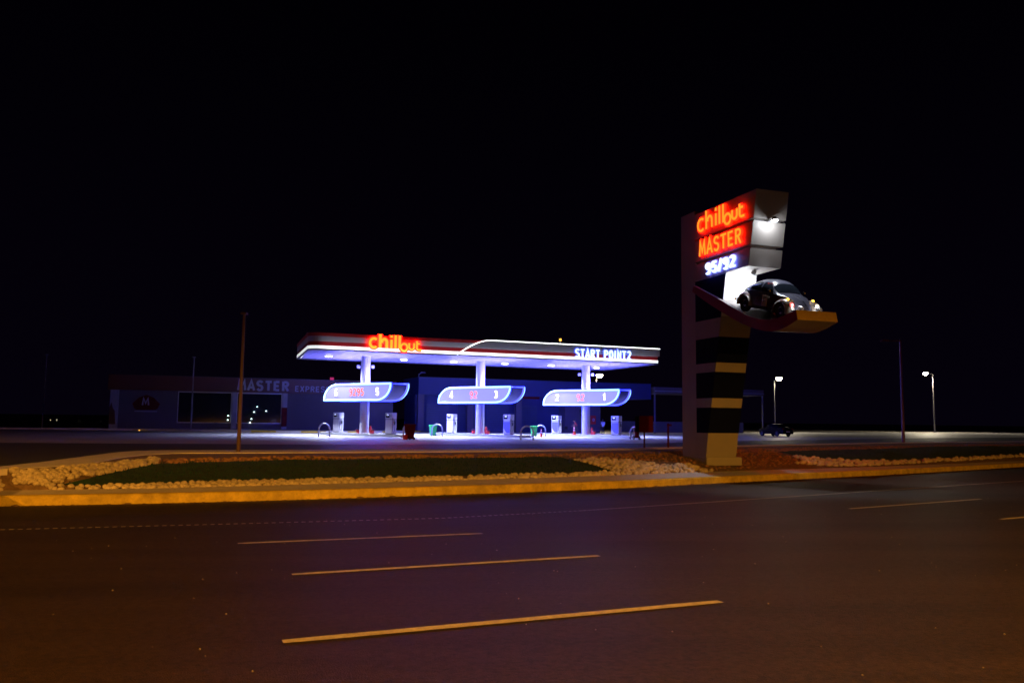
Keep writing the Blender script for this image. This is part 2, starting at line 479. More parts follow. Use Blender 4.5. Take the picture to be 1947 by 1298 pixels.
# road markings
def strip_mark(name, a, b_, wd, m=M_paint, dz=.006):
    a = Vector(a); b_ = Vector(b_); t = (b_ - a).normalized(); nn = Vector((-t.y, t.x, 0)) * wd / 2
    vs = []
    N = 14
    for i in range(N + 1):
        p = a.lerp(b_, i / N)
        for s_ in (-1, 1):
            q = p + nn * s_ * (1 if 0 < i < N else .8); vs.append(Vector((q.x, q.y, road_z(q.x, q.y) + dz)))
    mb = MB(); mb.add(vs, [(2 * i, 2 * i + 1, 2 * i + 3, 2 * i + 2) for i in range(N)])
    o = mb.build(name, m); o['kind'] = 'structure'; return o
for a, b_, wd in (((452, 1033), (917, 1014), .13), ((555, 1092), (1139, 1056.5), .13), ((537, 1220), (1370, 1143.5), .135),
                  ((1615, 967), (1865, 948.5), .13), ((1903, 987), (2060, 973), .13)):
    strip_mark('lane_marking', at_road(*a), at_road(*b_), wd)
EL = [(-60, 1009), (0, 1007), (400, 997), (840, 985), (1100, 971), (1400, 951), (1650, 934), (1947, 914)]
pts = [at_road(*e) for e in EL]
mb = MB()
for a, b_, e in zip(pts, pts[1:], EL):
    L = (b_ - a).length; nd = max(1, int(L / .14)); t = (b_ - a).normalized(); nn = Vector((-t.y, t.x, 0)) * .045
    for i in range(nd):
        p = a + t * (L * i / nd); q = a + t * (L * (i + (.55 if e[0] < 1000 else .8)) / nd)
        vs = [Vector((v.x, v.y, road_z(v.x, v.y) + .006)) for v in (p - nn, q - nn, q + nn, p + nn)]
        mb.add(vs, [(0, 1, 2, 3)])
o = mb.build('edge_line', M_paint); o['kind'] = 'structure'

# turf
def turf(pxs, label):
    P = [on_isl(*p) for p in pxs]
    out = []
    for a, b_ in zip(P, P[1:] + P[:1]):
        k = max(1, int((b_ - a).length / .6))
        out += [a.lerp(b_, i / k) for i in range(k)]
    out = [Vector((p.x + random.uniform(-.05, .05), p.y + random.uniform(-.05, .05))) for p in out]
    N = len(out)
    xs = [p.x for p in out]; ys = [p.y for p in out]
    pts = list(out); st = .45
    y = min(ys)
    def inside(x, y):
        c = False
        for i in range(N):
            a, b_ = out[i], out[i - 1]
            if (a.y > y) != (b_.y > y) and x < (b_.x - a.x) * (y - a.y) / (b_.y - a.y) + a.x: c = not c
        return c
    while y < max(ys):
        x = min(xs)
        while x < max(xs):
            if inside(x, y): pts.append(Vector((x + random.uniform(-.1, .1), y + random.uniform(-.1, .1))))
            x += st
        y += st
    V, E, Fc, *_ = delaunay_2d_cdt(pts, [], [list(range(N))], 1, 1e-4)
    b = MB()
    vs = []
    for v in V:
        z = drop(v.x, v.y) or -.3
        vs.append(Vector((v.x, v.y, z + .035)))
    b.add(vs, [list(f) for f in Fc])
    # short blades for a soft nap
    bb = MB()
    for _ in range(9000):
        x = random.uniform(min(xs), max(xs)); yy = random.uniform(min(ys), max(ys))
        if not inside(x, yy): continue
        z = drop(x, yy)
        if z is None: continue
        a = random.uniform(0, PI); h = random.uniform(.05, .10); wv = Vector((math.cos(a), math.sin(a), 0)) * .02
        p = Vector((x, yy, z + .03))
        b.add([p - wv, p + wv, p + Vector((random.uniform(-.03, .03), random.uniform(-.03, .03), h))], [(0, 1, 2)])
    o = b.build('turf', M_turf, fix=False)
    tag(o, label, 'grass', kind='stuff'); return out
T1 = [(119, 921), (185, 906), (262, 891), (299, 883), (400, 879.5), (600, 875.5), (850, 872), (1050, 869.5), (1066, 870.5), (1100, 878), (1140, 889), (1166, 897), (1120, 899.5), (1000, 903), (850, 907), (700, 910.5), (500, 914.5), (300, 920), (158, 924)]
T2 = [(1479, 860), (1560, 857), (1644, 855), (1788, 849), (1947, 848), (2100, 846), (2100, 856), (1947, 863), (1821, 870), (1709, 875), (1633, 876), (1568, 872), (1512, 866.5)]
t1o = turf(T1, 'dark green turf lawn framed by rocks on the left side of the verge')
t2o = turf(T2, 'dark green turf lawn behind white rocks right of the tall sign')
def inpoly(x, y, out):
    c = False
    for i in range(len(out)):
        a, b_ = out[i], out[i - 1]
        if (a[1] > y) != (b_[1] > y) and x < (b_[0] - a[0]) * (y - a[1]) / (b_[1] - a[1]) + a[0]: c = not c
    return c
# rocks
def rock_variant(seed):
    bm = bmesh.new(); bmesh.ops.create_icosphere(bm, subdivisions=2, radius=1)
    sc = Vector((random.uniform(.85, 1.3), random.uniform(.8, 1.05), random.uniform(.6, .85)))
    for v in bm.verts:
        d = 1 + .28 * noise.noise(v.co * 1.1 + Vector((seed * 7.3, 0, 0))) + .12 * noise.noise(v.co * 2.6 + Vector((0, seed * 5.1, 0)))
        v.co = Vector((v.co.x * sc.x, v.co.y * sc.y, v.co.z * sc.z)) * d
    me = bpy.data.meshes.new('rock'); bm.to_mesh(me); bm.free()
    for p in me.polygons: p.use_smooth = True
    me.materials.append(M_rock); return me
RV = [rock_variant(i) for i in range(9)]
RVd = [([v.co.copy() for v in m.vertices], [tuple(p.vertices) for p in m.polygons]) for m in RV]
regions = [
  ([(-90, 917), (0, 908), (95, 897), (120, 903), (80, 922), (0, 931), (-90, 934)], 240, .06, .12),
  # (polygon px, count, rmin, rmax)
  ([(-60, 922), (120, 921), (158, 925), (300, 921.5), (500, 916), (700, 912), (900, 907.5), (1074, 902), (1164, 898.5), (1164, 905), (1000, 911), (850, 915), (700, 919), (500, 925), (300, 930), (100, 933), (-60, 935)], 1000, .065, .115),
  ([(-60, 920), (0, 912), (90, 897), (170, 887), (262, 877), (299, 874), (299, 882), (262, 890), (185, 904), (119, 920)], 480, .06, .12),
  ([(1090, 875), (1120, 873), (1200, 877), (1260, 885), (1310, 884), (1355, 896), (1330, 899), (1280, 901), (1164, 906), (1166, 897), (1140, 888), (1105, 878)], 640, .06, .13),
  ([(1505, 867), (1568, 873), (1633, 877), (1709, 876.5), (1821, 871.5), (1947, 864), (2100, 857), (2100, 861), (1947, 867.5), (1821, 876), (1709, 882), (1640, 886), (1570, 886), (1515, 881), (1530, 876)], 950, .065, .14),
  ([(299, 874), (400, 871), (600, 868), (850, 866), (1050, 864), (1050, 869), (850, 871.5), (600, 875), (400, 879), (299, 882)], 700, .04, .08, 1),
  ([(1050, 864), (1217, 860), (1340, 856), (1480, 853), (1660, 848), (1947, 844), (1947, 847), (1788, 848), (1644, 854), (1479, 859), (1520, 875), (1500, 884), (1360, 896), (1300, 882), (1200, 874), (1066, 869)], 2600, .025, .065, 1),
]
rocks = []; rub = []
for poly, cnt, r0, r1, *brown in regions:
    W = [on_isl(*p) for p in poly]
    xs = [p.x for p in W]; ys = [p.y for p in W]; W2 = [(p.x, p.y) for p in W]
    k = 0; tries = 0
    while k < cnt and tries < cnt * 60:
        tries += 1
        x = random.uniform(min(xs), max(xs)); y = random.uniform(min(ys), max(ys))
        if not inpoly(x, y, W2): continue
        z = drop(x, y)
        if z is None: continue
        r_ = r0 + (r1 - r0) * random.random() ** 1.5
        (rub if brown else rocks).append((r_ / math.hypot(x, y), x, y, z + r_ * random.uniform(.15, .5), r_)); k += 1
rocks.sort(reverse=True)
stuffR = MB()
for i, (_, x, y, z, r_) in enumerate(rocks):
    a = random.uniform(0, 6.28); v = i % 9
    if i < 300:
        o = bpy.data.objects.new('rock', RV[v]); C.objects.link(o)
        o.location = (x, y, z); o.rotation_euler = (random.uniform(-.3, .3), random.uniform(-.3, .3), a); o.scale = (r_,) * 3
        tag(o, 'fist to head sized pale rounded stone in the rock border of the turf verge', 'rock', 'loose stones bordering the turf beds')
    else:
        Mx = Matrix.Translation((x, y, z)) @ Matrix.Rotation(a, 4, 'Z') @ Matrix.Rotation(random.uniform(-.4, .4), 4, 'X') @ Matrix.Scale(r_, 4)
        stuffR.add([Mx @ q for q in RVd[v][0]], RVd[v][1])
rb_ = MB()
for _, x, y, z, r_ in rub:
    v = random.randrange(9)
    Mx = Matrix.Translation((x, y, z - r_ * .2)) @ Matrix.Rotation(random.uniform(0, 6.28), 4, 'Z') @ Matrix.Rotation(random.uniform(-.4, .4), 4, 'X') @ Matrix.Scale(r_, 4)
    rb_.add([Mx @ q for q in RVd[v][0]], RVd[v][1])
tag(rb_.build('brown_rubble', M_rub, smooth=True, fix=False), 'brown rubble covering the verge around the foot of the tall sign', 'rubble', kind='stuff')
gr_ = MB()
db_ = MB()
for i in range(3, n - 4):
    a_, c_ = fw[i], fw[i + 1]
    t_ = (c_ - a_).normalized(); nn_ = Vector((-t_.y, t_.x, 0))
    for _ in range(int(2 + 5 * max(0, noise.noise(a_ * .35) + .3) * (c_ - a_).length)):
        q_ = a_.lerp(c_, random.random()) - nn_ * random.uniform(.0, .22) ** 1.0; r_ = random.uniform(.008, .03)
        if random.random() < .06: r_ *= 2
        q_.z = road_z(q_.x, q_.y) + r_ * .3
        db_.add([q_ + Vector((v.x * 1.6, v.y * 1.6, v.z * .7)) * r_ for v in RVd[_ % 9][0]], RVd[_ % 9][1])
tag(db_.build('gutter_dirt', M_soil, smooth=True, fix=False), 'loose dirt and sand gathered along the foot of the yellow kerb', 'dirt', kind='stuff')
wp = []
for px_, up_ in ((356, .02), (361, .16), (366, .22), (370, .10), (373, .05), (377, .20), (380, .12), (384, .24), (386, .14)):
    q_ = at_road(px_, interp(px_, FR) - 1); wp.append(Vector((q_.x, q_.y - .05, q_.z + up_)))
wm_ = MB(); wm_.tube(wp, .006, 6)
tag(wm_.build('bent_wire', M_black), 'dark bent wire lying against the yellow kerb at the left', 'wire')
for _ in range(150):
    y = random.uniform(4, 24); x = y * random.uniform(-.62, .62); r_ = random.uniform(.003, .008)
    p_ = Vector((x, y, road_z(x, y) + .008))
    if (p_ - at_road(973, 948)).dot(ndir) > -.5: continue
    gr_.add([p_ + q * r_ for q in RVd[_ % 9][0]], RVd[_ % 9][1])
tag(gr_.build('road_grit', M_rock, smooth=True, fix=False), 'scattered grit on the asphalt', 'grit', kind='stuff')
o = stuffR.build('small_stones', M_rock, smooth=True, fix=False)
tag(o, 'rubble and smaller stones spread over the verge around the turf', 'stones', kind='stuff')

# ------------------------------------------------------------------ canopy
AZ = R(22.2)
A = Vector((math.cos(AZ), math.sin(AZ), 0)); B = Vector((-math.sin(AZ), math.cos(AZ), 0))
FL = Vector((-16.16, 65.3, 0)); CW, CD, CZ = 32.4, 11.9, 7.03
cano = empty('fuel_canopy', FL, AZ, 'long white canopy with red stripes and glowing lettering over the fuel pumps', 'canopy')
def cax(px, py, yloc=-.12):
    """pixel -> (x,z) on the canopy's front face plane"""
    p = at_plane(px, py, FL + B * yloc, B); q = p - FL
    return q.dot(A), p.z
def casof(px, py):
    q = at_z(px, py, CZ) - FL; return q.dot(A), q.dot(B)
H = 1.32
b = MB(); b.prism([(.9, 0), (CW, 0), (CW + 1.0, CD), (1.0, CD), (.08, .9)], 'z', CZ, CZ + .06)
so = b.build('soffit', M_soff, cano)
b = MB()
for k in range(1, 27): b.box(k * 1.2 - .01, k * 1.2 + .01, .1, CD - .1, CZ - .006, CZ - .001)
b.build('soffit_seams', M_grey, so)
b = MB(); b.prism([(.9, .2), (CW - .2, .2), (CW + .8, CD - .2), (1.2, CD - .2), (.3, .9)], 'z', CZ + .06, CZ + H - .2); b.build('roof', M_grey, cano)
# fascia profile bands: outline with rounded front-left corner
SH = .06
def outline(off):
    pts = []
    # start back-left going round front to back-right
    r_ = .9
    pts.append((-off, CD + off)); pts.append((-off, r_))
    for k in range(1, 7):
        a = PI + (PI / 2) * k / 6 * 1.0
        pts.append((r_ + (r_ + off) * math.cos(a), r_ + (r_ + off) * math.sin(a)))
    pts.append((CW - .4, -off)); pts.append((CW + off - .1, -off + .05)); pts.append((CW + off, .3)); pts.append((CW + off, CD + off))
    return [(x + SH * max(0, y), y) for x, y in pts]
def fband(name, z0, z1, off, m, parent=cano, slant=0):
    b = MB(); o1 = outline(off); o2 = outline(off + slant); oi = outline(-.05); k = len(o1)
    vs = [(x, y, z0) for x, y in o1] + [(x, y, z1) for x, y in o2] + [(x, y, z1) for x, y in oi] + [(x, y, z0) for x, y in oi]
    fs = []
    for r_ in range(4):
        s_ = (r_ + 1) % 4
        for i in range(k):
            j = (i + 1) % k
            fs.append((r_ * k + i, r_ * k + j, s_ * k + j, s_ * k + i))
    return b.add(vs, fs).build(name, m, parent)
M_wstrip = emi('lit_white_strip', (.93, .97, 1.0), .95)
fband('drip_edge', CZ - .08, CZ + .04, .12, M_black)
fband('light_band', CZ + .04, CZ + .28, .10, M_wstrip)
fband('lower_red_stripe', CZ + .28, CZ + .62, .08, M_red)
fband('grey_stripe', CZ + .62, CZ + 1.06, .10, M_grey)
fband('upper_red_stripe', CZ + 1.06, CZ + H, .12, M_red, slant=.04)
b = MB(); b.prism([(-.06, 1.2), (.12, 1.2), (1.1, CD + .1), (.86, CD + .1)], 'z', CZ + H + .002, CZ + H + .08); b.build('end_capping', M_white, cano)
# right hand raised panel with LED edge
x0, _ = cax(869, 673); x1, _ = cax(935, 648)
cv = [(x0 + (x1 - x0) * t, CZ + .02 + (H + .03) * math.sin(t * PI / 2) ** .95) for t in [i / 14 for i in range(15)]]
top = cv + [(CW + .12, CZ + H + .05)]
b = MB()
pg = [(x0 + .2, CZ + .64)]
# grey upper panel below LED, right part, hides the upper red stripe
pl = [(max(p[0], 0) + .05, p[1] - .05) for p in cv if p[1] > CZ + .75]
poly = [(pl[0][0], CZ + .66), (CW + .10, CZ + .66), (CW + .10, CZ + H - .02)] + list(reversed(pl))
b.prism([(p[0], p[1]) for p in poly], 'y', -.17, -.165 + .02)
b.build('curved_panel', M_grey, cano)
M_led = emi('white_led_strip', (.95, 1.0, .97), 5)
b = MB(); b.tube([(p[0], -.20, p[1]) for p in top], .024, 8); b.build('led_strip', M_led, cano)
b = MB(); b.tube([(p[0] + .02, -.19, p[1] - .10) for p in top], .035, 6); b.build('led_channel', mat('led_channel', (.05, .08, .06), .4), cano)
for x_a, x_b in ((1.0, CW / 2), (CW / 2, CW - .3)):
    al = bpy.data.lights.new('led_band_light', 'AREA'); al.shape = 'RECTANGLE'; al.size = x_b - x_a; al.size_y = .05; al.energy = 50; al.color = (.95, .97, 1.0)
    ao = bpy.data.objects.new('led_band_light', al); C.objects.link(ao); ao.parent = cano; ao.location = ((x_a + x_b) / 2, -.42, CZ + .0)
    ao.rotation_euler = Vector((0, .45, 1.0)).to_track_quat('-Z', 'X').to_euler()
    ao.rotation_euler = Matrix.Rotation(R(180 - 24), 3, 'X').to_euler()
# canopy letters
xa, za = cax(702, 663); xb, zb = cax(801, 665)
hC = (xb - xa) / 4.05
Ml = frame((xa - .05, -.14, CZ + .30), (1, 0, 0))
M_or = emi('orange_neon', (1.0, .30, .02), 1.7)
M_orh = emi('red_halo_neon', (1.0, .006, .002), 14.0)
cs = chillout_strokes()
letters('sign_letters', cs, Ml, hC * 1.02, 1.0, cano, M_or, .13, .18)
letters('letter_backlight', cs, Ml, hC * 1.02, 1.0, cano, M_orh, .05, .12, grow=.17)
xa, za = cax(1093, 679); xb, zb = cax(1198, 684)
st, wS = seg_text('START POINT2', .17)
hS = .78
Ms = frame((xa, -.16, CZ + .22), (1, 0, 0))
M_wn = emi('white_neon', (.70, .90, 1.0), 1.5)
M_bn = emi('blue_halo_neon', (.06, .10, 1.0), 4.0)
letters('name_letters', st, Ms, hS, 1.0, cano, M_wn, .10, .15, sxy=(xb - xa) / (wS * hS))
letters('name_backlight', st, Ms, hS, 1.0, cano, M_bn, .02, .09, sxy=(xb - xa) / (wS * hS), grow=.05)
o = empty('warning_beacon', FL + A * cax(1072, 652)[0] + B * .6 + Vector((0, 0, CZ + H - .1)), 0, 'tiny amber lamp on the roof edge of the fuel canopy', 'lamp')
MB().box(-.06, .06, -.06, .06, 0, .5).build('stem', M_grey, o)
MB().lathe([(.001, .72), (.09, .70), (.1, .55), (.09, .5), (.001, .5)], 12).build('lens', emi('amber_glow', (1, .42, .05), 3), o)
# downlights
DL = [(625, 676), (768, 683), (863, 687), (960, 690.5), (1048, 694), (1134, 698.3)]
xs_dl = []
for px, py in DL:
    x, y = casof(px, py); xs_dl.append((x, y))
ym = sum(y for x, y in xs_dl) / 6
for k, (x, y) in enumerate(xs_dl):
    b = MB(); b.lathe([(.001, -.05), (.34, -.05), (.36, -.03), (.38, 0)], 20, (x, y, CZ - .01))
    dl = b.build('downlight', M_white, cano)
    b = MB(); b.lathe([(.001, -.07), (.3, -.065), (.32, -.052)], 20, (x, y, CZ - .01)); b.build('lens', M_canglow, dl)
    l = bpy.data.lights.new('downlight_lamp', 'SPOT'); l.energy = 11000; l.color = (.64, .70, 1.0); l.spot_size = R(150); l.spot_blend = .8; l.shadow_soft_size = .3
    lo = bpy.data.objects.new('downlight_lamp', l); C.objects.link(lo); lo.parent = dl; lo.location = (x, y, CZ - .2)
# columns
cps = [(692, 824), (912, 826), (1113.6, 827)]
CX = []
for px, py in cps:
    p = at_plane(px, py, FL + B * 5.85, B) - FL; CX.append(p.dot(A))
ISH = .22
for x in CX:
    b = MB(); b.cyl((x, 5.85, 0), .41, ISH, CZ - .001, 40)
    c_ = b.build('column', M_col, cano); autosmooth(c_)
    b = MB()
    for z in (1.9, 3.0, 4.9, 6.1): b.cyl((x, 5.85, 0), .413, z, z + .012, 40)
    b.build('joint_ring', M_grey, c_)
    if x != CX[1]:
        for s_ in (-1, 1):
            Mx = Matrix.Translation((x, 5.85, 6.1)) @ Matrix.Rotation(-AZ, 4, 'Z')
            b = MB(); b.box(s_ * .40, s_ * .62, -.05, .05, -.03, .03, M=Mx); b.box(s_ * .52, s_ * .78, -.24, .06, -.14, .14, M=Mx)
            b.build('security_camera', M_white, c_, bevel=.02)

# ------------------------------------------------------------------ islands, number signs, pumps
IZ = R(-40)
IX = Vector((math.cos(IZ), math.sin(IZ), 0)); IY = Vector((-math.sin(IZ), math.cos(IZ), 0))
colw = [FL + A * x + B * 5.85 for x in CX]
M_tubeC = emi('ice_blue_tube', (.36, .72, 1.0), 2.2)
M_bloomB = emi('deep_blue_bloom', (.02, .03, 1.0), 7.0)
M_face = emi('sign_face', (.32, .32, .98), 1.1, base=(.035, .03, .05)); M_face.node_tree.nodes['Principled BSDF'].inputs['Roughness'].default_value = .85
M_num = emi('white_digits', (.95, .93, 1.0), 3, base=(.05, .05, .05))
M_rnum = emi('red_digits', (1.0, .04, .05), 1.3, base=(.05, .01, .01))
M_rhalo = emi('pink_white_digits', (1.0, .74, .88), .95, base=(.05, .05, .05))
def leaf(L, h, n=10):
    cvx = .19 * L; pts = []
    pts.append((-L / 2, 0))
    for i in range(n + 1):
        a = PI - (PI / 2) * i / n; pts.append((-L / 2 + cvx + cvx * math.cos(a), h * math.sin(a)))
    pts.append((L / 2, h))
    for i in range(n + 1):
        a = -(PI / 2) * i / n; pts.append((L / 2 - cvx + cvx * math.cos(a), h + h * math.sin(a)))
    # drop duplicates
    out = []
    for p in pts:
        if not out or (abs(p[0] - out[-1][0]) + abs(p[1] - out[-1][1])) > 1e-4: out.append(p)
    return out
bands = [('6', '9295', '5', 'leftmost'), ('4', '92', '3', 'middle'), ('2', '92', '1', 'rightmost')]
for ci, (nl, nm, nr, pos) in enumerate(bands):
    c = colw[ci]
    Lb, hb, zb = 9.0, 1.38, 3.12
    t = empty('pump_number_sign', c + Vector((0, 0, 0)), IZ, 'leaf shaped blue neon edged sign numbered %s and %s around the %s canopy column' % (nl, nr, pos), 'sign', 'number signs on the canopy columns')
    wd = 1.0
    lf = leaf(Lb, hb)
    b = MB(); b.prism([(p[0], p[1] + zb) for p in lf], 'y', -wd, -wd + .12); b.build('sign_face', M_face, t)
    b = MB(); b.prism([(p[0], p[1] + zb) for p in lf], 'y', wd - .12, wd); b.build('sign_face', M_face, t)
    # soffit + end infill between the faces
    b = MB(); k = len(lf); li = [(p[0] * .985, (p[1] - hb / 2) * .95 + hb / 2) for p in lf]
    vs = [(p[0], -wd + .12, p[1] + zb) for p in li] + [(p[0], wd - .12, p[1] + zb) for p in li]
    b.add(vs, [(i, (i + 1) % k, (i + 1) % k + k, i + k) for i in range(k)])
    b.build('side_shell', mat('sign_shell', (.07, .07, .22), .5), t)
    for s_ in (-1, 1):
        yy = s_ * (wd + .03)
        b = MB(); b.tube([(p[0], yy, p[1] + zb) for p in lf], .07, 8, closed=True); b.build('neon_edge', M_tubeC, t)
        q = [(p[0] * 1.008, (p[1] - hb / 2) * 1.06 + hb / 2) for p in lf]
        b = MB(); b.tube([(p[0], yy - s_ * .09, p[1] + zb) for p in q], .05, 8, closed=True); b.build('neon_bloom', M_bloomB, t)  # wider blue tube added to stand for the bloom around the edge
        Mf = frame((0, -wd - .02, zb), (1, 0, 0)) if s_ < 0 else frame((0, wd + .02, zb), (-1, 0, 0))
        for txt, cx in ((nl, -2.75 * 1), (nr, 2.85)):
            stx, wt = seg_text(txt, .2)
            hh = .62
            M2 = Mf @ Matrix.Translation((cx - wt * hh / 2, .40, 0))
            letters('digit', stx, M2, hh, 1, t, M_num, .02, .05)
        stx, wt = seg_text(nm, .12); hh = .64
        M2 = Mf @ Matrix.Translation((.1 - wt * hh / 2, .38, 0))
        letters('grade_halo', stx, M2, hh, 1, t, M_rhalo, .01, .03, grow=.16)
        letters('grade_digits', stx, M2, hh, 1, t, M_rnum, .04, .06)
    for yy, zz, rx, pw, ln in ((-wd - .10, zb + .05, -90, 420, 8.6), (wd + .10, zb + .05, 90, 2700, 8.6), (0, zb + hb + .04, 180, 3600, 8.0)):
        al = bpy.data.lights.new('neon_lamp', 'AREA'); al.shape = 'RECTANGLE'; al.size = ln; al.size_y = .06 if rx != 180 else .5; al.energy = pw; al.color = (.05, .06, 1.0) if rx != 180 else (.17, .15, 1.0)
        ao = bpy.data.objects.new('neon_lamp', al); C.objects.link(ao); ao.parent = t; ao.location = (0, yy, zz); ao.rotation_euler = (R(rx), 0, 0)
    # raised island
    isd = empty('pump_island', c, IZ, 'raised concrete pump island under the sign numbered %s and %s' % (nl, nr), 'pump island', 'concrete pump islands')
    L2, w2 = 5.6, .75
    pts = [(-L2 + .4 + .75 * math.cos(a), .75 * math.sin(a)) for a in [PI / 2 + PI * k / 10 for k in range(11)]] + [(L2 - .4 + .75 * math.cos(a), .75 * math.sin(a)) for a in [-PI / 2 + PI * k / 10 for k in range(11)]]
    b = MB(); b.prism(pts, 'z', .004, ISH); b.build('kerb', mat('island_kerb', (.36, .38, .38), .6, var=.1), isd, bevel=.02)
    b = MB(); b.prism([(p[0] * .97, p[1] * .9) for p in pts], 'z', ISH - .01, ISH + .004); b.build('paving', M_conc, isd)

pumpcount = 0
def make_pump(blue, loc, label):
    t = empty('fuel_pump', loc, IZ, label, 'fuel pump', 'fuel pumps on the islands')
    W, D, Hh = .86, .52, 1.82
    b = MB(); b.box(-W / 2, W / 2, -D / 2, D / 2, .06, 1.24); b.build('cabinet', M_white, t, bevel=.02)
    MB().box(-W / 2 + .03, W / 2 - .03, -D / 2 + .03, D / 2 - .03, 0, .06).build('plinth', M_black, t)
    b = MB(); b.box(-W / 2 - .015, W / 2 + .015, -D / 2 - .02, D / 2 + .02, 1.28, Hh); hd = b.build('head', M_white, t, bevel=.025)
    MB().box(-W / 2 + .02, W / 2 - .02, -D / 2 + .02, D / 2 - .02, 1.24, 1.28).build('shadow_gap', M_black, t)
    MB().box(-W / 2 + .08, W / 2 - .30, -D / 2 - .035, -D / 2 - .018, 1.40, 1.72).build('display', M_screen, hd)
    MB().box(-W / 2 + .20, W / 2 - .42, -D / 2 - .04, -D / 2 - .034, 1.58, 1.68).build('readout', emi('readout', (.8, .85, 1), .9), hd)
    MB().box(W / 2 - .22, W / 2 - .06, -D / 2 - .03, -D / 2 - .018, 1.42, 1.68).build('keypad', M_grey, hd)
    MB().box(-W / 2 + .05, W / 2 - .05, -D / 2 - .012, -D / 2 + .0, .14, 1.18).build('front_panel', M_blueP if blue else M_white, t)
    if blue:
        pts = [(-W / 2 + .05 + .5 * i / 8, .14 + .45 * (1 - math.sin(PI / 2 * i / 8))) for i in range(9)]
        b = MB(); b.prism([(-W / 2 + .05, .14)] + pts[::-1], 'y', -D / 2 - .016, -D / 2 - .0125); b.build('white_swoosh', M_white, t)
    # nozzle and hose on the right end
    MB().box(W / 2 + .0, W / 2 + .035, -.12, .12, .75, 1.2).build('nozzle_holder', M_grey, t)
    b = MB(); b.box(W / 2 + .04, W / 2 + .10, -.06, .06, .82, 1.08); b.tube([(W / 2 + .07, 0, 1.05), (W / 2 + .10, -.05, 1.16), (W / 2 + .08, -.1, 1.24)], .022, 6)
    b.build('nozzle', M_rubber, t, bevel=.01)
    b = MB(); b.tube([(W / 2 + .08, .02, .85), (W / 2 + .14, -.04, .55), (W / 2 + .16, -.12, .25), (W / 2 + .10, -.2, .16), (W / 2 + .06, -.24, .35), (W / 2 + .04, -.22, .8), (W / 2 + .03, -.2, 1.4)], .018, 6)
    b.build('hose', M_rubber, t)
    return t
pump_px = [(643, 0, 0, 'white pump at the left end of the leftmost island, below the lit 6'), (743, 0, 0, 'white pump right of the leftmost column, below the lit 5'),
           (859, 1, 0, 'white pump beside the green bin, below the lit 4'), (967, 1, 1, 'blue fronted pump right of the middle column, below the lit 3'),
           (1058, 2, 1, 'blue fronted pump left of the rightmost column, below the lit 2'), (1172, 2, 1, 'blue fronted pump nearest the red box, below the lit 1')]
for px, ci, bl, lb in pump_px:
    p = at_plane(px, 815, colw[ci], IY); make_pump(bl, (p.x, p.y, ISH), lb)

# hoop bollards
def hoop_mb(w_, h_, r_=.06):
    b = MB(); pts = [(0, -w_ / 2, 0), (0, -w_ / 2, h_ - w_ / 2)]
    for k in range(1, 12):
        a = PI - PI * k / 12; pts.append((0, w_ / 2 * math.cos(a), h_ - w_ / 2 + w_ / 2 * math.sin(a)))
    pts += [(0, w_ / 2, h_ - w_ / 2), (0, w_ / 2, 0)]
    b.tube(pts, r_, 10)
    for s_ in (-1, 1): b.cyl((0, s_ * w_ / 2, 0), .1, 0, .02, 12)
    return b
hm = None
hp = [(616, 829.5, 0, 'steel hoop bollard at the far left end of the pump row'), (772, 835, .75, 'steel hoop bollard beside the dark red bin'), (831, 829.5, 0, 'steel hoop bollard in front of the first green bin'),
      (1002, 836, 0, 'steel hoop bollard left of the second green bin, nearest the road'), (1028, 830, 0.15, 'steel hoop bollard around the small traffic cone'), (1206, 835.5, .7, 'steel hoop bollard at the right end of the pump row')]
for px, py, dr, lb in hp:
    p = at_z(px, py)
    if hm is None:
        o = hoop_mb(1.0, 1.08).build('hoop_bollard', M_steel, smooth=True); hm = o
    else:
        o = hm.copy(); C.objects.link(o)
    o.location = p; o.rotation_euler = (0, 0, R(75) - dr); tag(o, lb, 'bollard', 'hoop bollards at the island ends')

# bins
def make_bin(loc, h, rz, m, label, cat='bin'):
    t = empty('wheeled_bin', loc, rz, label, cat)
    def ring(w_, d_, z): return [(-w_, -d_, z), (w_, -d_, z), (w_, d_, z), (-w_, d_, z)]
    b = MB(); b.add(ring(.20, .24, .06) + ring(.28, .33, h - .1) + ring(.31, .36, h - .1) + ring(.31, .36, h - .04), [(0, 1, 2, 3)] + [(i + 4 * k, (i + 1) % 4 + 4 * k, (i + 1) % 4 + 4 * k + 4, i + 4 * k + 4) for k in range(3) for i in range(4)])
    b.build('body', m, t, bevel=.015)
    b = MB(); b.add(ring(.32, .38, h - .04) + ring(.28, .33, h + .03), [(3, 2, 1, 0), (4, 5, 6, 7)] + [(i, (i + 1) % 4, (i + 1) % 4 + 4, i + 4) for i in range(4)])
    b.build('lid', m, t, bevel=.015)
    for s_ in (-1, 1): MB().cyl((s_ * .22, .24, .1), .1, -.03, .03, 14, axis='x').build('wheel', M_rubber, t)
    b = MB(); b.tube([(-.2, .38, h - .08), (-.2, .43, h - .03), (.2, .43, h - .03), (.2, .38, h - .08)], .015, 6); b.build('handle', m, t)
    return t
make_bin(at_z(823, 829), 1.0, R(200), M_green, 'green wheeled bin behind a hoop, left of the middle island')
make_bin(at_z(1015, 830), 1.0, R(190), M_green, 'green wheeled bin between two hoops, left of the rightmost island')
make_bin(at_z(779, 835.5), 1.14, R(230), M_dred, 'dark red wheeled bin at the right end of the leftmost island')
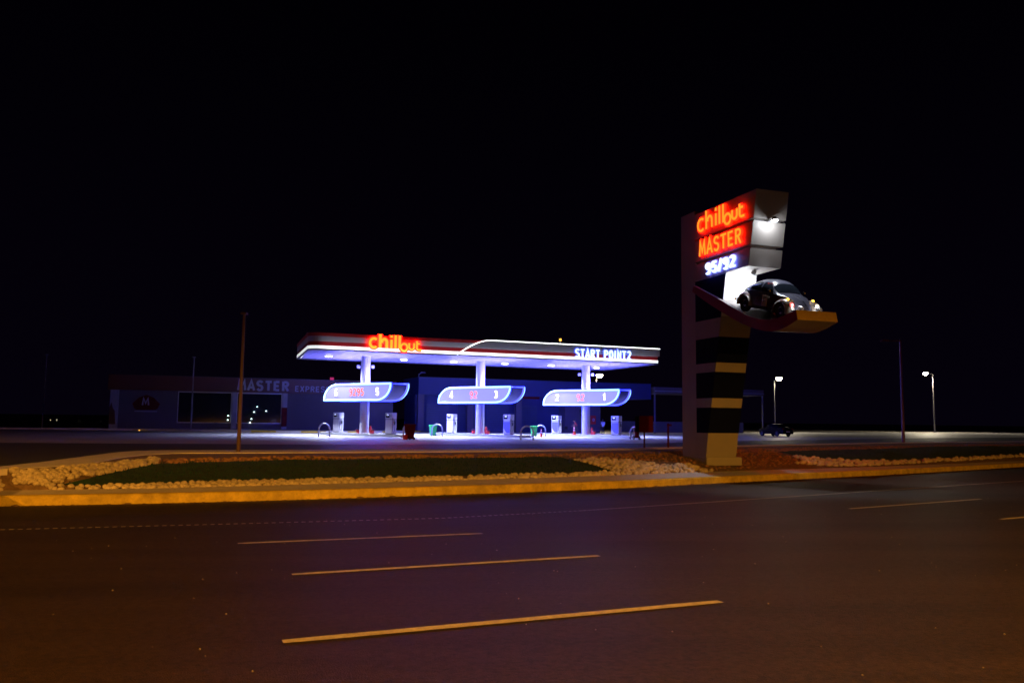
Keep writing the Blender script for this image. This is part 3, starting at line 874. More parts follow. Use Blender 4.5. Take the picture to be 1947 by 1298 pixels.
def bucket(p, label, w_=.17, h_=.3):
    b = MB(); b.lathe([(.001, .0), (w_ * .8, 0), (w_, h_), (w_ + .015, h_), (w_ - .02, h_ - .02), (w_ * .75, .03), (.001, .03)], 16)
    t = empty('fire_bucket', p, 0, label, 'bucket'); b.build('pail', M_redp, t, smooth=False)
    b = MB(); b.tube([(w_ * math.cos(a), 0, h_ + .12 * math.sin(a)) for a in [PI * k / 8 for k in range(9)]], .008, 5); b.build('handle', M_steel, t)
def exting(p, label):
    t = empty('fire_extinguisher', p, 0, label, 'fire extinguisher')
    MB().lathe([(.001, 0), (.1, 0), (.11, .03), (.11, .5), (.09, .6), (.035, .66), (.03, .7), (.001, .7)], 16).build('cylinder', M_redp, t, smooth=True)
    b = MB(); b.box(-.04, .1, -.02, .02, .7, .74); b.box(-.04, .12, -.015, .015, .77, .79); b.build('valve', M_black, t)
    b = MB(); b.tube([(-.03, 0, .72), (-.12, 0, .66), (-.14, 0, .4), (-.12, 0, .2)], .015, 6); b.build('hose', M_rubber, t)
for ci, nm in enumerate(('leftmost', 'middle', 'rightmost')):
    px = cps[ci][0]
    def il(q, dy=-.1): 
        p = at_plane(q, 820, colw[ci] + IY * dy, IY); return Vector((p.x, p.y, ISH))
    exting(il(px + 12), 'red fire extinguisher standing right of the %s canopy column' % nm)
    bucket(il(px + 16, -.45), 'red bucket on the island right of the %s canopy column' % nm)
    if ci < 2: bucket(il(px - 12), 'small red bucket left of the %s canopy column' % nm)
def cone(p, h, label):
    t = empty('traffic_cone', p, .3, label, 'traffic cone', 'traffic cones')
    MB().box(-.2, .2, -.2, .2, 0, .04).build('base', M_orange, t, bevel=.01)
    b = MB(); r0, r1 = .15, .03
    zs = [0.04, .45 * h, .6 * h, .72 * h, .85 * h, h]
    for i in range(5):
        a, c2 = zs[i], zs[i + 1]; ra = r0 + (r1 - r0) * a / h; rb = r0 + (r1 - r0) * c2 / h
        b.lathe([(ra, a), (rb, c2)], 16, mi=1 if i in (1, 3) else 0)
    b.lathe([(r1, h), (.001, h)], 16)
    b.build('cone_body', [M_orange, mat('reflective_white', (.8, .8, .8), .4)], t)
cone(at_z(1092, 826.5, ISH) + Vector((0, 0, 0)), .82, 'taller traffic cone left of the rightmost canopy column')
cone(at_z(1029, 830.5), .78, 'traffic cone inside the hoop beside the second green bin')
p = at_z(770.5, 835.5); bucket(p, 'dark red bucket between the hoop and the dark red bin', .2, .36)
# wheeled extinguisher on the right
t = empty('wheeled_extinguisher', at_z(1211, 836), R(10), 'large dark red wheeled extinguisher beside the rightmost hoop', 'fire extinguisher')
MB().lathe([(.001, .16), (.17, .18), (.19, .26), (.19, .85), (.12, .98), (.05, 1.02), (.04, 1.1), (.001, 1.1)], 20).build('tank', M_dred, t, smooth=True)
for s_ in (-1, 1): MB().cyl((s_ * .26, .05, .17), .17, -.03, .03, 18, axis='x').build('wheel', M_rubber, t)
b = MB(); b.tube([(-.2, .15, .2), (-.2, .28, 1.15), (.2, .28, 1.15), (.2, .15, .2)], .02, 6); b.build('frame', M_steel, t)

# ------------------------------------------------------------------ shop and service buildings
SZ = R(20.5)
SA = Vector((math.cos(SZ), math.sin(SZ), 0)); SB = Vector((-math.sin(SZ), math.cos(SZ), 0))
S0 = at_y(207, 800, 86); S0.z = 0
def sh(px, py, y=0.0):
    p = at_plane(px, py, S0 + SB * y, SB); return (p - S0).dot(SA), p.z
shop = empty('shop', S0, SZ, 'low dark shop with a red fascia and white lettering left of the pumps', 'building')
xe = sh(748, 780)[0]; xw0 = sh(337, 780)[0]; xp1 = sh(440, 780)[0]; xp2 = sh(536, 780)[0]
ztop = 5.75; zf = 4.2
b = MB(); b.box(.1, xe, .35, 9, 0, .35)
b.box(.1, xw0, .35, .6, .35, zf); b.box(xp2, xe, .35, .6, .35, zf - .9)
b.box(.1, .35, .6, 9, .35, zf); b.box(xe - .25, xe, .6, 9, .35, zf); b.box(.1, xe, 8.75, 9, .35, zf)
b.box(xp2, xe, .9, 1.0, zf - .9, zf)
b.build('wall', M_wall, shop)
fs_ = MB().box(-.25, xe + .2, -.3, 9.2, zf, ztop).build('fascia', M_sred, shop)
MB().box(-.3, xe + .25, -.35, 9.25, ztop, ztop + .07).build('parapet_capping', M_black, shop)
MB().box(.0, .8, -.1, .35, 0, zf).build('corner_pillar', mat('pillar_white', (.28, .27, .32), .6), shop)
b = MB(); b.prism([(.0, .6), (.62, .6), (.5, 2.0), (.3, 2.3), (.15, 2.9), (0, 2.4)], 'y', -.105, -.1); b.build('pillar_pattern', M_sred, shop)
for xx, nm in ((xp1, 'pillar'), (xp2, 'red_pillar')):
    pr = MB().box(xx, xx + .55, -.1, .35, .0, zf).build(nm, mat('pillar_white', (.28, .27, .32), .6), shop)
    if nm == 'red_pillar': MB().box(xx - .003, xx + .553, -.104, .353, .5, 2.6).build('red_band', M_dred, pr)
for a_, c_ in ((xw0, xp1), (xp1 + .55, xp2)):
    N = 1
    wn = MB()
    wn.box(a_, c_, .30, .36, .80, .88); wn.box(a_, c_, .30, .36, zf - .12, zf - .02); wn.box(a_, a_ + .08, .30, .36, .88, zf - .12); wn.box(c_ - .08, c_, .30, .36, .88, zf - .12)
    for k in range(1, N): x_ = a_ + (c_ - a_) * k / N; wn.box(x_ - .02, x_ + .02, .31, .35, .88, zf - .12)
    wo = wn.build('window', M_steel, shop)
    MB().box(a_ + .08, c_ - .08, .325, .335, .88, zf - .12).build('pane', M_glass, wo)
    MB().box(a_, c_, .3, .45, .35, .80).build('window_base', M_wall, shop)
b = MB()
for i in range(3):
    for j in range(2): pass
# shop letters
xa = sh(452, 745, -.3)[0]; xb = sh(548, 745, -.3)[0]
M_let = mat('unlit_white_letter', (.30, .30, .36), .4)
stx, wt = seg_text('MASTER', .24); hh = 1.05
letters('fascia_letters', stx, frame((xa, -.31, zf + .25), (1, 0, 0)), hh, 1, shop, M_let, .0, .12, sxy=(xb - xa) / (wt * hh))
xa = sh(561, 745, -.3)[0]; xb = sh(617, 745, -.3)[0]
stx, wt = seg_text('EXPRES', .16); stx2, wt2 = seg_text('EXPRESS', .16); hh = .62
letters('small_fascia_letters', stx2, frame((xa, -.31, zf + .22), (1, 0, 0)), hh, 1, shop, M_let, .0, .1, sxy=(xb - xa) / (wt * hh))
# emblem: dark red hexagon with white M
xm, zm = sh(278, 768, .35)
hx = [(1.15 * math.cos(a) * 1.25, 1.0 * math.sin(a)) for a in [R(k) for k in (0, 35, 70, 110, 145, 180, 215, 325)]]
hx = [(0, 1.0), (-.7, .72), (-1.35, .05), (-1.15, -.45), (-.9, -.6), (.9, -.6), (1.15, -.45), (1.35, .05), (.7, .72)]
b = MB(); b.prism([(xm + p[0], zm + p[1]) for p in hx], 'y', .27, .345); em = b.build('emblem', M_dred, shop)
stx, wt = seg_text('M', .22); letters('emblem_letter', stx, frame((xm - .38, .265, zm - .1), (1, 0, 0)), .72, 1, em, M_let, 0, .02, sxy=1.2)
MB().box(xm - 1.1, xm + 1.1, .27, .34, zm - .80, zm - .72).build('emblem_bar', M_let, em)
# dark rooftop tank light
t = empty('rooftop_beacon', S0 + SA * sh(632, 724)[0] + SB * .4 + Vector((0, 0, ztop + .07)), SZ, 'small pink red box light on the shop roof', 'lamp')
MB().box(-.2, .2, -.1, .1, 0, .32).build('box', emi('pinkred', (.6, .03, .10), .6), t)
# glowing bits set before the panes, standing for reflections and light inside
for px, py in ((447, 782), (483, 783), (506, 781), (489, 773), (446, 799), (478, 796), (434, 790), (433, 798), (475, 803)):
    x_, z_ = sh(px, py, .29)
    o = MB().lathe([(.001, -.05), (.06, -.03), (.075, 0), (.06, .03), (.001, .05)], 10).build('shop_glint', emi('shop_glint_glow', (.72, 1, .88), 6))
    o.location = S0 + SA * x_ + SB * .24 + Vector((0, 0, z_))
    tag(o, 'tiny greenish white glint at the shop window', 'lamp', 'small glints at the shop window')

# service bay building
x0b = sh(795, 780)[0]; x1b = sh(1238, 780)[0]; xl0 = sh(1075, 780)[0]; xl1 = sh(1142, 780)[0]
bay = empty('service_building', S0 + SA * x0b, SZ, 'long flat roofed service bay building lit blue behind the pumps', 'building')
Wb = x1b - x0b
MB().box(0, Wb, 0, 8, 4.45, 6.45).build('parapet', M_bwall, bay)
MB().box(-.05, Wb + .05, -.05, 8.05, 6.45, 6.52).build('parapet_capping', M_black, bay)
b = MB(); b.box(.2, xl1 - x0b, 2.2, 2.4, 0, 4.45); b.box(.2, .4, 2.4, 8, 0, 4.45); b.build('wall', M_bwall, bay)
for px in (795, 889, 982):
    xx = sh(px, 780)[0] - x0b
    MB().box(xx, xx + .75, .1, .7, 0, 4.45).build('pillar', M_wall, bay)
MB().box(xl0 - x0b, xl1 - x0b, .1, 2.0, 0, 4.45).build('light_wall', M_wall, bay)
xx = sh(995, 757)[0] - x0b; MB().box(xx, xx + 2.2, .02, .1, 4.15, 4.44).build('red_sign_strip', M_dred, bay)
for k in range(5):
    xx = 1.6 + k * 3.9
    if xx + 2.8 < xl0 - x0b:
        wn = MB(); wn.box(xx, xx + 2.8, 2.14, 2.2, 0.02, 3.4); d_ = wn.build('roller_door', mat('roller', (.02, .03, .10), .5), bay)
        b = MB()
        for j in range(11): b.box(xx + .05, xx + 2.75, 2.12, 2.14, .25 + j * .28, .27 + j * .28)
        b.build('door_ribs', M_black, d_)
def on_wall(px, py, y=.1):
    x_, z_ = sh(px, py, y); return S0 + SA * x_ + SB * y, z_
p, z_ = on_wall(1127, 798, .1)
t = empty('hose_cabinet', p + Vector((0, 0, z_)) - SB * .2, SZ, 'red fire cabinet on the pale wall right of the rightmost column', 'cabinet')
MB().box(-.36, .36, 0, .2, -.55, .55).build('case', M_redp, t, bevel=.02); MB().lathe([(.001, 0), (.16, 0), (.2, .02)], 16, M=Matrix.Rotation(R(90), 4, 'X')).build('round_window', M_grey, t)
p, z_ = on_wall(1105, 784, .1)
t = empty('wall_speaker', p + Vector((0, 0, z_)) - SB * .3, SZ, 'black box speaker on the pale wall above the bending person', 'speaker')
MB().box(-.25, .25, 0, .3, -.42, .42).build('case', M_black, t, bevel=.02); MB().cyl((0, -.01, -.1), .16, 0, .02, 16, axis='y').build('cone', M_grey, t)

# right hand shed
x0s = sh(1241, 780)[0]; x1s = sh(1453, 780)[0]
shed = empty('car_shelter', S0 + SA * x0s, SZ, 'flat roofed open shelter on thin posts behind the tall sign', 'shelter')
Wsd = x1s - x0s
MB().box(.35, Wsd, 0, 5.5, 5.3, 6.1).build('roof', mat('shelter_roof', (.13, .11, .11), .6, var=.1), shed)
MB().box(.35, Wsd + .02, -.03, 0, 5.55, 5.62).build('roof_trim', M_steel, shed)
for xx in (.4, Wsd * .5, Wsd - .12):
    MB().box(xx, xx + .16, .2, .36, 0, 5.3).build('post', M_grpole, shed)
w_ = MB().box(x0s - 1, x1s + 2, 7.5, 7.7, 0, 1.55).build('boundary_wall', mat('boundary_render', (.16, .15, .14), .8))
w_.location = S0; w_.rotation_euler = (0, 0, SZ); tag(w_, 'low pale boundary wall behind the open shelter', 'wall')
# kerb in front of the shop, white then yellow and white
kp = [(-260, 814.8), (0, 815.8), (250, 817.8), (430, 820.5), (620, 823), (700, 822.5), (800, 821)]
kb = [at_z(x, y) for x, y in kp]
b = MB()
seg = 0
for a_, c_, q in zip(kb, kb[1:], kp):
    L = (c_ - a_).length; nn = max(1, int(L / 2.2)); t = (c_ - a_).normalized(); s_ = Vector((-t.y, t.x, 0)) * .3
    for i in range(nn):
        u0 = a_ + t * (L * i / nn); u1 = a_ + t * (L * (i + 1) / nn - .02)
        seg += 1
        mi = 1 if (q[0] >= 430 and seg % 2) else 0
        vs = [u0, u1, u1 + s_, u0 + s_]; b.add([Vector((v.x, v.y, 0)) for v in vs] + [Vector((v.x, v.y, .18)) for v in vs], [(4, 5, 6, 7), (0, 1, 5, 4), (1, 2, 6, 5), (2, 3, 7, 6), (3, 0, 4, 7)], mi)
o = b.build('shop_kerb', [mat('white_kerb_paint', (.55, .53, .55), .7, var=.15), M_yel]); tag(o, 'low kerb painted white and yellow along the shop front', 'kerb')
o['kind'] = 'structure'
pv = [(p.x, p.y + .3) for p in kb]
far_ = [(kb[-1].x + 2, 99), (-20, 93.5), (S0.x, 87.5), (-140, 84)]
bk = [S0 + SA * s_ - SB * (-.3) for s_ in (xe + 8, 0)]
poly_sheet('shop_pavement', pv + [(bk[0].x, bk[0].y), (bk[1].x, bk[1].y), (kb[0].x, 90)], .16, M_conc)

# ------------------------------------------------------------------ pylon sign
PZ = R(19)
PX = Vector((math.cos(PZ), math.sin(PZ), 0)); PY = Vector((-math.sin(PZ), math.cos(PZ), 0))
P0 = Vector((8.78, 37.2, 0)); TH = 1.58; ZB = -.35
pyl = empty('pylon_sign', (P0.x, P0.y, 0), PZ, 'tall leaning roadside sign tower with stacked glowing boxes and a curved ramp', 'sign')
def sf(z): return max(0, .222 * z - .03)
def pseg(name, z0, z1, ys0, ys1, yb, m, x0=0, x1=TH, parent=pyl, bevel=0):
    """wedge block: front edge at -ys0 (z0) and -ys1 (z1), back at yb"""
    b = MB(); b.prism([(-ys0, z0), (yb, z0), (yb, z1), (-ys1, z1)], 'x', x0, x1); return b.build(name, m, parent, bevel=bevel)
MB().box(0, TH, .75, 2.0, ZB, 11.46).build('rear_slab', M_beige, pyl, bevel=.01)
MB().box(-.12, TH + .15, -.25, .745, ZB, .02).build('plinth', M_beige, pyl, bevel=.02)
zs = [(.02, 1.1, M_beige, 'shaft'), (1.1, 2.24, M_navy, 'dark_band'), (2.24, 2.66, M_beige, 'shaft'), (2.66, 3.82, M_navy, 'dark_band'), (3.82, 4.23, M_beige, 'shaft'), (4.23, 5.36, M_navy, 'dark_band'), (5.36, 6.25, M_beige, 'shaft'), (6.25, 8.125, M_white, 'neck')]  # neck is white instead of beige, its floodlit brightness put into the colour
for z0, z1, m, nm in zs:
    e = .004 if m is M_navy else 0
    pseg(nm, z0, z1, sf(z0) + e, sf(z1) + e, .747, m, -e, TH + e)
# navy side skin between ramp and boxes
pseg('navy_side_panel', 6.2, 8.095, sf(6.2) - .03, sf(8.095) - .03, .746, M_navy, -.012, -.002)
def sbx(z): return 3.43 + (z - 8.13) * .205
boxes = [(10.10, 11.27), (9.01, 9.98), (8.13, 8.87)]
for z0, z1 in boxes:
    pseg('sign_box', z0, z1, sbx(z0), sbx(z1), .745, M_beige, -.02, TH + .02, bevel=.012)
pseg('box_core', 8.85, 10.07, sbx(8.8) - .22, sbx(10.0) - .22, .74, M_white, .18, TH - .18)
MB().box(.55, .85, -1.2, -.9, 11.27, 11.45).build('vent', M_white, pyl)
def pface(px, py, x=-.02):
    p = at_plane(px, py, P0 + PX * x, PX); q = p - P0
    return -q.dot(PY), p.z
def pletters(pa, pb, strokes, wtot, h, m1, m2, sh_, core=.10, grow=.14, gl=None, tilt=0):
    (s0, z0), (s1, z1) = pface(*pa), pface(*pb)
    Mx = frame((-.03, -s0, z0), (0, -1, (z1 - z0) / (s1 - s0)))
    # keep letters upright
    Mx = Matrix(((0, 0, -1, -.03), (-1, 0, 0, -s0), ((z1 - z0) / (s1 - s0), 1, 0, z0), (0, 0, 0, 1)))
    sx = (s1 - s0) / (wtot * h)
    letters('neon_letters', strokes, Mx, h, 1, pyl, m1, .14, .18, sxy=sx, grow=gl or 0)
    letters('neon_backlight', strokes, Mx, h, 1, pyl, m2, .03, .13, sxy=sx, grow=grow)
    return Mx, sx
M_orc = emi('orange_neon_core', (1.0, .06, .004), 1.1)
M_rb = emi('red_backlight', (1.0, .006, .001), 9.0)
cs2 = [(p, c, .115) for p, c, w_ in cs]
(s0, z0), (s1, z1) = pface(1331, 437), pface(1425, 408)
hP = .86
def outlines(strokes, Mx, h, sx, m, r_=.013, z=.2):
    b = MB()
    for pts, cl, wd in strokes:
        P = [Vector((p[0] * h * sx, p[1] * h)) for p in pts]; n_ = len(P)
        if cl:
            cxy = sum(P, Vector((0, 0))) / n_
            for k in (1 + wd * h * .5 / .24 / h * .9, 1 - wd * h * .5 / .24 / h * .9):
                b.tube([Mx @ Vector(((q - cxy).x * k + cxy.x, (q - cxy).y * k + cxy.y, z)) for q in P], r_, 6, closed=True)
            continue
        L_, R_ = [], []
        for i in range(n_):
            t = (P[min(i + 1, n_ - 1)] - P[max(i - 1, 0)]).normalized(); nn = Vector((-t.y, t.x)) * wd * h * .5
            L_.append(P[i] + nn); R_.append(P[i] - nn)
        b.tube([Mx @ Vector((q.x, q.y, z)) for q in L_ + R_[::-1]], r_, 6, closed=True)
    return b.build('neon_outline', m, pyl)
zb1 = 10.30
def pl2(s_a, s_b, zbase, slope, strokes, wtot, h, mcore, mback, mout, grow=.12):
    sx = (s_b - s_a) / (wtot * h)
    Mx = Matrix(((0, 0, -1, -.03), (-1, 0, 0, -s_a), (slope, 1, 0, zbase), (0, 0, 0, 1)))
    letters('neon_letters', strokes, Mx, h, 1, pyl, mcore, .12, .15, sxy=sx)
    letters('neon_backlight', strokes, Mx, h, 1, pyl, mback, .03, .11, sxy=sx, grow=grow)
    if mout: outlines(strokes, Mx, h, sx, mout)
print('pface', pface(1331, 437), pface(1425, 408), pface(1332, 482), pface(1418, 455), pface(1345, 518), pface(1400, 505), pface(1322, 405), pface(1322, 530))
M_oro = emi('amber_neon', (1.0, .25, .015), 1.5)
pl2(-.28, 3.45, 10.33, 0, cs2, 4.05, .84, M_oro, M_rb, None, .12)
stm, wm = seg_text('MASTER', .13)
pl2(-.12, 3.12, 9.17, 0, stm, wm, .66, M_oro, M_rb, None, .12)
st9, w9 = seg_text('95/92', .10)
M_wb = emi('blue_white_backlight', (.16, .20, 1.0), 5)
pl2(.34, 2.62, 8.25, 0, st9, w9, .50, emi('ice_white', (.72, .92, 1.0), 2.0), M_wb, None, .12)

# the far face of the tower carries the same neon lettering
for (za, sa, sb, st_, wt_, h_) in ((10.33, 3.45, -.28, cs2, 4.05, .84), (9.17, 3.12, -.12, stm, wm, .66)):
    Mx = Matrix(((0, 0, 1, TH + .03), (1, 0, 0, -sa), (0, 1, 0, za), (0, 0, 0, 1)))
    letters('neon_letters', st_, Mx, h_, 1, pyl, M_oro, .12, .15, sxy=(sa - sb) / (wt_ * h_))
al = bpy.data.lights.new('neon_glow', 'AREA'); al.shape = 'RECTANGLE'; al.size = 2.6; al.size_y = 1.6; al.energy = 480; al.color = (1, .03, .01)
ao = bpy.data.objects.new('neon_glow', al); C.objects.link(ao); ao.parent = pyl; ao.location = (TH + .22, -1.6, 10.1)
ao.rotation_euler = Vector((1, 0, -.35)).to_track_quat('-Z', 'Z').to_euler()
# curved ramp
X_R0 = -.17; RW = 1.86
topP = [(1319, 543.3), (1342, 555.5), (1365.5, 567.7), (1399, 588), (1423, 600.5), (1440, 605.5), (1455, 607.6), (1473, 606), (1490, 600), (1513.6, 589)]
botP = [(1316, 554.5), (1342, 573.5), (1370, 591.6), (1399, 609), (1423, 620), (1440, 626), (1455, 629), (1475.4, 628.6), (1495, 621), (1516.5, 607.5)]
T_ = [pface(x, y, X_R0) for x, y in topP]; B_ = [pface(x, y, X_R0) for x, y in botP]
print('ramp', T_, B_)
def spl(pts, k=5):
    out = []
    for i in range(len(pts) - 1):
        p0 = Vector(pts[max(i - 1, 0)]); p1 = Vector(pts[i]); p2 = Vector(pts[i + 1]); p3 = Vector(pts[min(i + 2, len(pts) - 1)])
        for j in range(k):
            t = j / k
            out.append(.5 * ((2 * p1) + (p2 - p0) * t + (2 * p0 - 5 * p1 + 4 * p2 - p3) * t * t + (3 * p1 - p0 - 3 * p2 + p3) * t ** 3))
    out.append(Vector(pts[-1])); return out
Ts = spl(T_); Bs = spl(B_)
k = len(Ts)
b = MB()
vs = []
for xx in (X_R0, X_R0 + RW):
    vs += [(xx, -p[0], p[1]) for p in Ts] + [(xx, -p[0], p[1]) for p in Bs]
for i in range(k - 1):
    b.add([vs[i], vs[i + 1], vs[k + i + 1], vs[k + i]], [(0, 1, 2, 3)], 1)
    b.add([vs[2 * k + i], vs[2 * k + i + 1], vs[3 * k + i + 1], vs[3 * k + i]], [(3, 2, 1, 0)], 1)
    b.add([vs[i], vs[i + 1], vs[2 * k + i + 1], vs[2 * k + i]], [(3, 2, 1, 0)], 0)
    b.add([vs[k + i], vs[k + i + 1], vs[3 * k + i + 1], vs[3 * k + i]], [(0, 1, 2, 3)], 0)
b.add([vs[k - 1], vs[2 * k - 1], vs[4 * k - 1], vs[3 * k - 1]], [(0, 1, 2, 3)], 2)
b.add([vs[0], vs[k], vs[3 * k], vs[2 * k]], [(0, 1, 2, 3)], 0)
me = b.mesh('ramp'); bm = bmesh.new(); bm.from_mesh(me); bmesh.ops.remove_doubles(bm, verts=bm.verts, dist=1e-5); bmesh.ops.recalc_face_normals(bm, faces=bm.faces); bm.to_mesh(me); bm.free()
ramp = link('curved_ramp', me, [M_beige, mat('ramp_red_paint', (.26, .008, .02), .4), mat('ochre_paint', (.55, .36, .10), .5)], pyl)
def ramp_z(s_): 
    for a_, c_ in zip(Ts, Ts[1:]):
        if a_[0] <= s_ <= c_[0]: return a_[1] + (c_[1] - a_[1]) * (s_ - a_[0]) / (c_[0] - a_[0])
    return Ts[-1][1]
# flood lamps on the sign
def fixture(name, lp, aim, power, size, col=(.88, .94, 1.0), g=20, rad=.06, bl=.5, lens=.09):
    b = MB(); d = (Vector(aim) - Vector(lp)).normalized(); q = d.to_track_quat('-Z', 'Y').to_matrix().to_4x4(); q.translation = Vector(lp)
    b.lathe([(.001, .14), (.07, .14), (lens + .02, .02), (lens + .02, -.03)], 14, M=None)
    b.v = [q @ v for v in b.v]
    o = b.build(name, M_steel, pyl)
    b = MB(); b.lathe([(.001, -.02), (lens, -.02), (lens + .01, -.005)], 14); b.v = [q @ v for v in b.v]
    b.build('lens', emi('flood_glow', (.9, .95, 1), g), o)
    if power: 
        spot(name + '_light', Vector(lp) + d * .06, aim, power, col, size, bl, rad, parent=pyl)
    return o
fixture('floodlight', (.72, -sbx(10.0) - .42, 9.96), (.75, -sbx(10.0) - 2.0, 2.5), 1000, 80, bl=.6, g=30, lens=.12)
spill = bpy.data.lights.new('flood_spill', 'POINT'); spill.energy = 62; spill.color = (.88, .94, 1); spill.shadow_soft_size = .08
spo = bpy.data.objects.new('flood_spill', spill); C.objects.link(spo); spo.parent = pyl; spo.location = (.72, -sbx(10.0) - .42, 9.86)
MB().box(.69, .75, -sbx(10.0) - .36, -sbx(10.0) + .25, 10.0, 10.05).build('flood_bracket', M_steel, pyl)
fixture('under_floodlight', (.75, -2.7, 8.0), (.75, -.9, 6.9), 300, 120, bl=.8)
fixture('under_floodlight', (.75, -1.80, 7.08), (.75, -2.3, 8.2), 160, 140)
for xx in (.30, 1.15):
    fixture('ramp_floodlight', (xx, -Ts[-1][0] + .35, Ts[-1][1] + .13), (xx, -3.6, 6.6), 9, 110, (1, .97, .9), 25, lens=.07)

# ------------------------------------------------------------------ the rounded old car on the ramp
M_carw = mat('car_pale_paint', (.06, .06, .09), .28, var=.04, coat=.6)
M_carf = mat('car_cream_paint', (.20, .17, .15), .28, var=.04, coat=.6)
M_card = mat('car_maroon_shade', (.045, .01, .014), .28, var=.05, coat=.6)  # dark maroon puts the shade of the unlit flanks into the colour
sr, sfr = 2.95, 5.2
zr_, zf_ = ramp_z(sr), ramp_z(sfr)
cs_ = (sr + sfr) / 2 + .05
pitch = math.atan2(zf_ - zr_, sfr - sr)
carL = P0 + PX * (X_R0 + RW / 2) - PY * cs_ + Vector((0, 0, (zr_ + zf_) / 2))
beetle = empty('rounded_vintage_car', carL, 0, 'small rounded vintage car with lit lamps parked on the curved ramp of the tall sign', 'car')
beetle.rotation_euler = (Matrix.Rotation(math.atan2(-PY.y, -PY.x), 3, 'Z') @ Matrix.Rotation(-pitch, 3, 'Y')).to_euler()
TOPZ = [(-2.0, .50), (-1.9, .72), (-1.7, .93), (-1.4, 1.14), (-1.0, 1.34), (-.6, 1.46), (-.2, 1.50), (.1, 1.48), (.35, 1.40), (.52, 1.24), (.72, 1.03), (.85, .985), (1.2, .94), (1.5, .84), (1.72, .70), (1.86, .54), (1.92, .42)]
HWL = [(-2.0, .30), (-1.8, .48), (-1.4, .62), (-1.0, .70), (-.4, .745), (.2, .745), (.7, .70), (1.1, .56), (1.5, .42), (1.75, .30), (1.92, .18)]
def csec(x):
    zt = interp(x, TOPZ); hw = interp(x, HWL); belt = min(.93, zt - .05)
    zs0 = interp(x, [(-2, .42), (-1.6, .30), (1.5, .30), (1.92, .36)])
    pts = []
    cabin = zt > 1.02
    n1 = 6
    for i in range(n1 + 1):
        t = i / n1; z = zs0 + (belt - zs0) * t; y = hw * (.93 + .07 * math.sin(PI * min(1, t * 1.1))); pts.append((y, z))
    n2 = 10
    roofw = hw * (.93 if not cabin else .92)
    ex = 2.0 if not cabin else 2.5
    for i in range(1, n2 + 1):
        a = PI / 2 * i / n2
        y = roofw * max(0, math.cos(a)) ** (2 / ex); z = belt + (zt - belt) * math.sin(a) ** (2 / ex)
        pts.append((y, z))
    return pts
xs = [-2.0 + 3.92 * i / 56 for i in range(57)]
secs = [csec(x) for x in xs]; nc = len(secs[0])
b = MB(); vs = []; 
for x, s_ in zip(xs, secs):
    full = [(-y, z) for y, z in s_] + [(y, z) for y, z in reversed(s_[:-1])]
    vs += [(x, y, z) for y, z in full]
nf = 2 * nc - 1
for i in range(len(xs) - 1):
    for j in range(nf - 1):
        jj = j if j < nc else nf - 2 - j
        side = jj < 6 and xs[i] < .75 or False
        b.add([vs[i * nf + j], vs[i * nf + j + 1], vs[(i + 1) * nf + j + 1], vs[(i + 1) * nf + j]], [(0, 1, 2, 3)], 1 if (jj < 6 and -1.3 < xs[i] < .85) else 0)
    b.add([vs[i * nf], vs[(i + 1) * nf], vs[(i + 1) * nf + nf - 1], vs[i * nf + nf - 1]], [(0, 1, 2, 3)], 1)
b.add([vs[j] for j in range(nf)], [list(range(nf))]); b.add([vs[-nf + j] for j in range(nf)], [list(range(nf))])
me = b.mesh('b'); bm = bmesh.new(); bm.from_mesh(me); bmesh.ops.remove_doubles(bm, verts=bm.verts, dist=1e-5); bmesh.ops.recalc_face_normals(bm, faces=bm.faces); bm.to_mesh(me); bm.free()
body = link('body', me, [M_carw, M_card], beetle, smooth=True)
def hull(x, z):
    s_ = csec(x)
    for (y0, z0), (y1, z1) in zip(s_, s_[1:]):
        if z0 <= z <= z1 and z1 > z0: return y0 + (y1 - y0) * (z - z0) / (z1 - z0)
    return 0
def side_win(x0, x1, z0, z1f, name, sgn, round_=0):
    b = MB(); nx, nz = 10, 6; g = []
    for i in range(nx + 1):
        x = x0 + (x1 - x0) * i / nx; zt = min(z1f(x), interp(x, TOPZ) - .10)
        for j in range(nz + 1):
            z = z0 + (zt - z0) * j / nz; g.append((x, sgn * (hull(x, z) + .012), z))
    b.add(g, [(i * (nz + 1) + j, i * (nz + 1) + j + 1, (i + 1) * (nz + 1) + j + 1, (i + 1) * (nz + 1) + j) for i in range(nx) for j in range(nz)])
    return b.build(name, M_carglass, beetle, smooth=True)
for s_ in (-1, 1):
    side_win(-.20, .47, .99, lambda x: 1.36 - max(0, x - .2) * .9, 'side_window', s_)
    side_win(-1.05, -.30, .99, lambda x: 1.34 - max(0, -.75 - x) * .9, 'quarter_window', s_)
def top_patch(x0, x1, f0, f1, name, m, off=.012):
    b = MB(); g = []; nx = 8
    for i in range(nx + 1):
        x = x0 + (x1 - x0) * i / nx; s_ = csec(x); full = [(-y, z) for y, z in s_] + [(y, z) for y, z in reversed(s_[:-1])]
        full = full[f0:f1]
        for y, z in full: g.append((x + (off if x > 0 else -off), y * 1.01, z + off * .8))
    c_ = f1 - f0
    b.add(g, [(i * c_ + j, i * c_ + j + 1, (i + 1) * c_ + j + 1, (i + 1) * c_ + j) for i in range(nx) for j in range(c_ - 1)])
    return b.build(name, m, beetle, smooth=True)
top_patch(.385, .70, 10, nf - 10, 'windscreen', M_carglass)
top_patch(-1.45, -1.05, 13, nf - 13, 'rear_window', M_carglass)
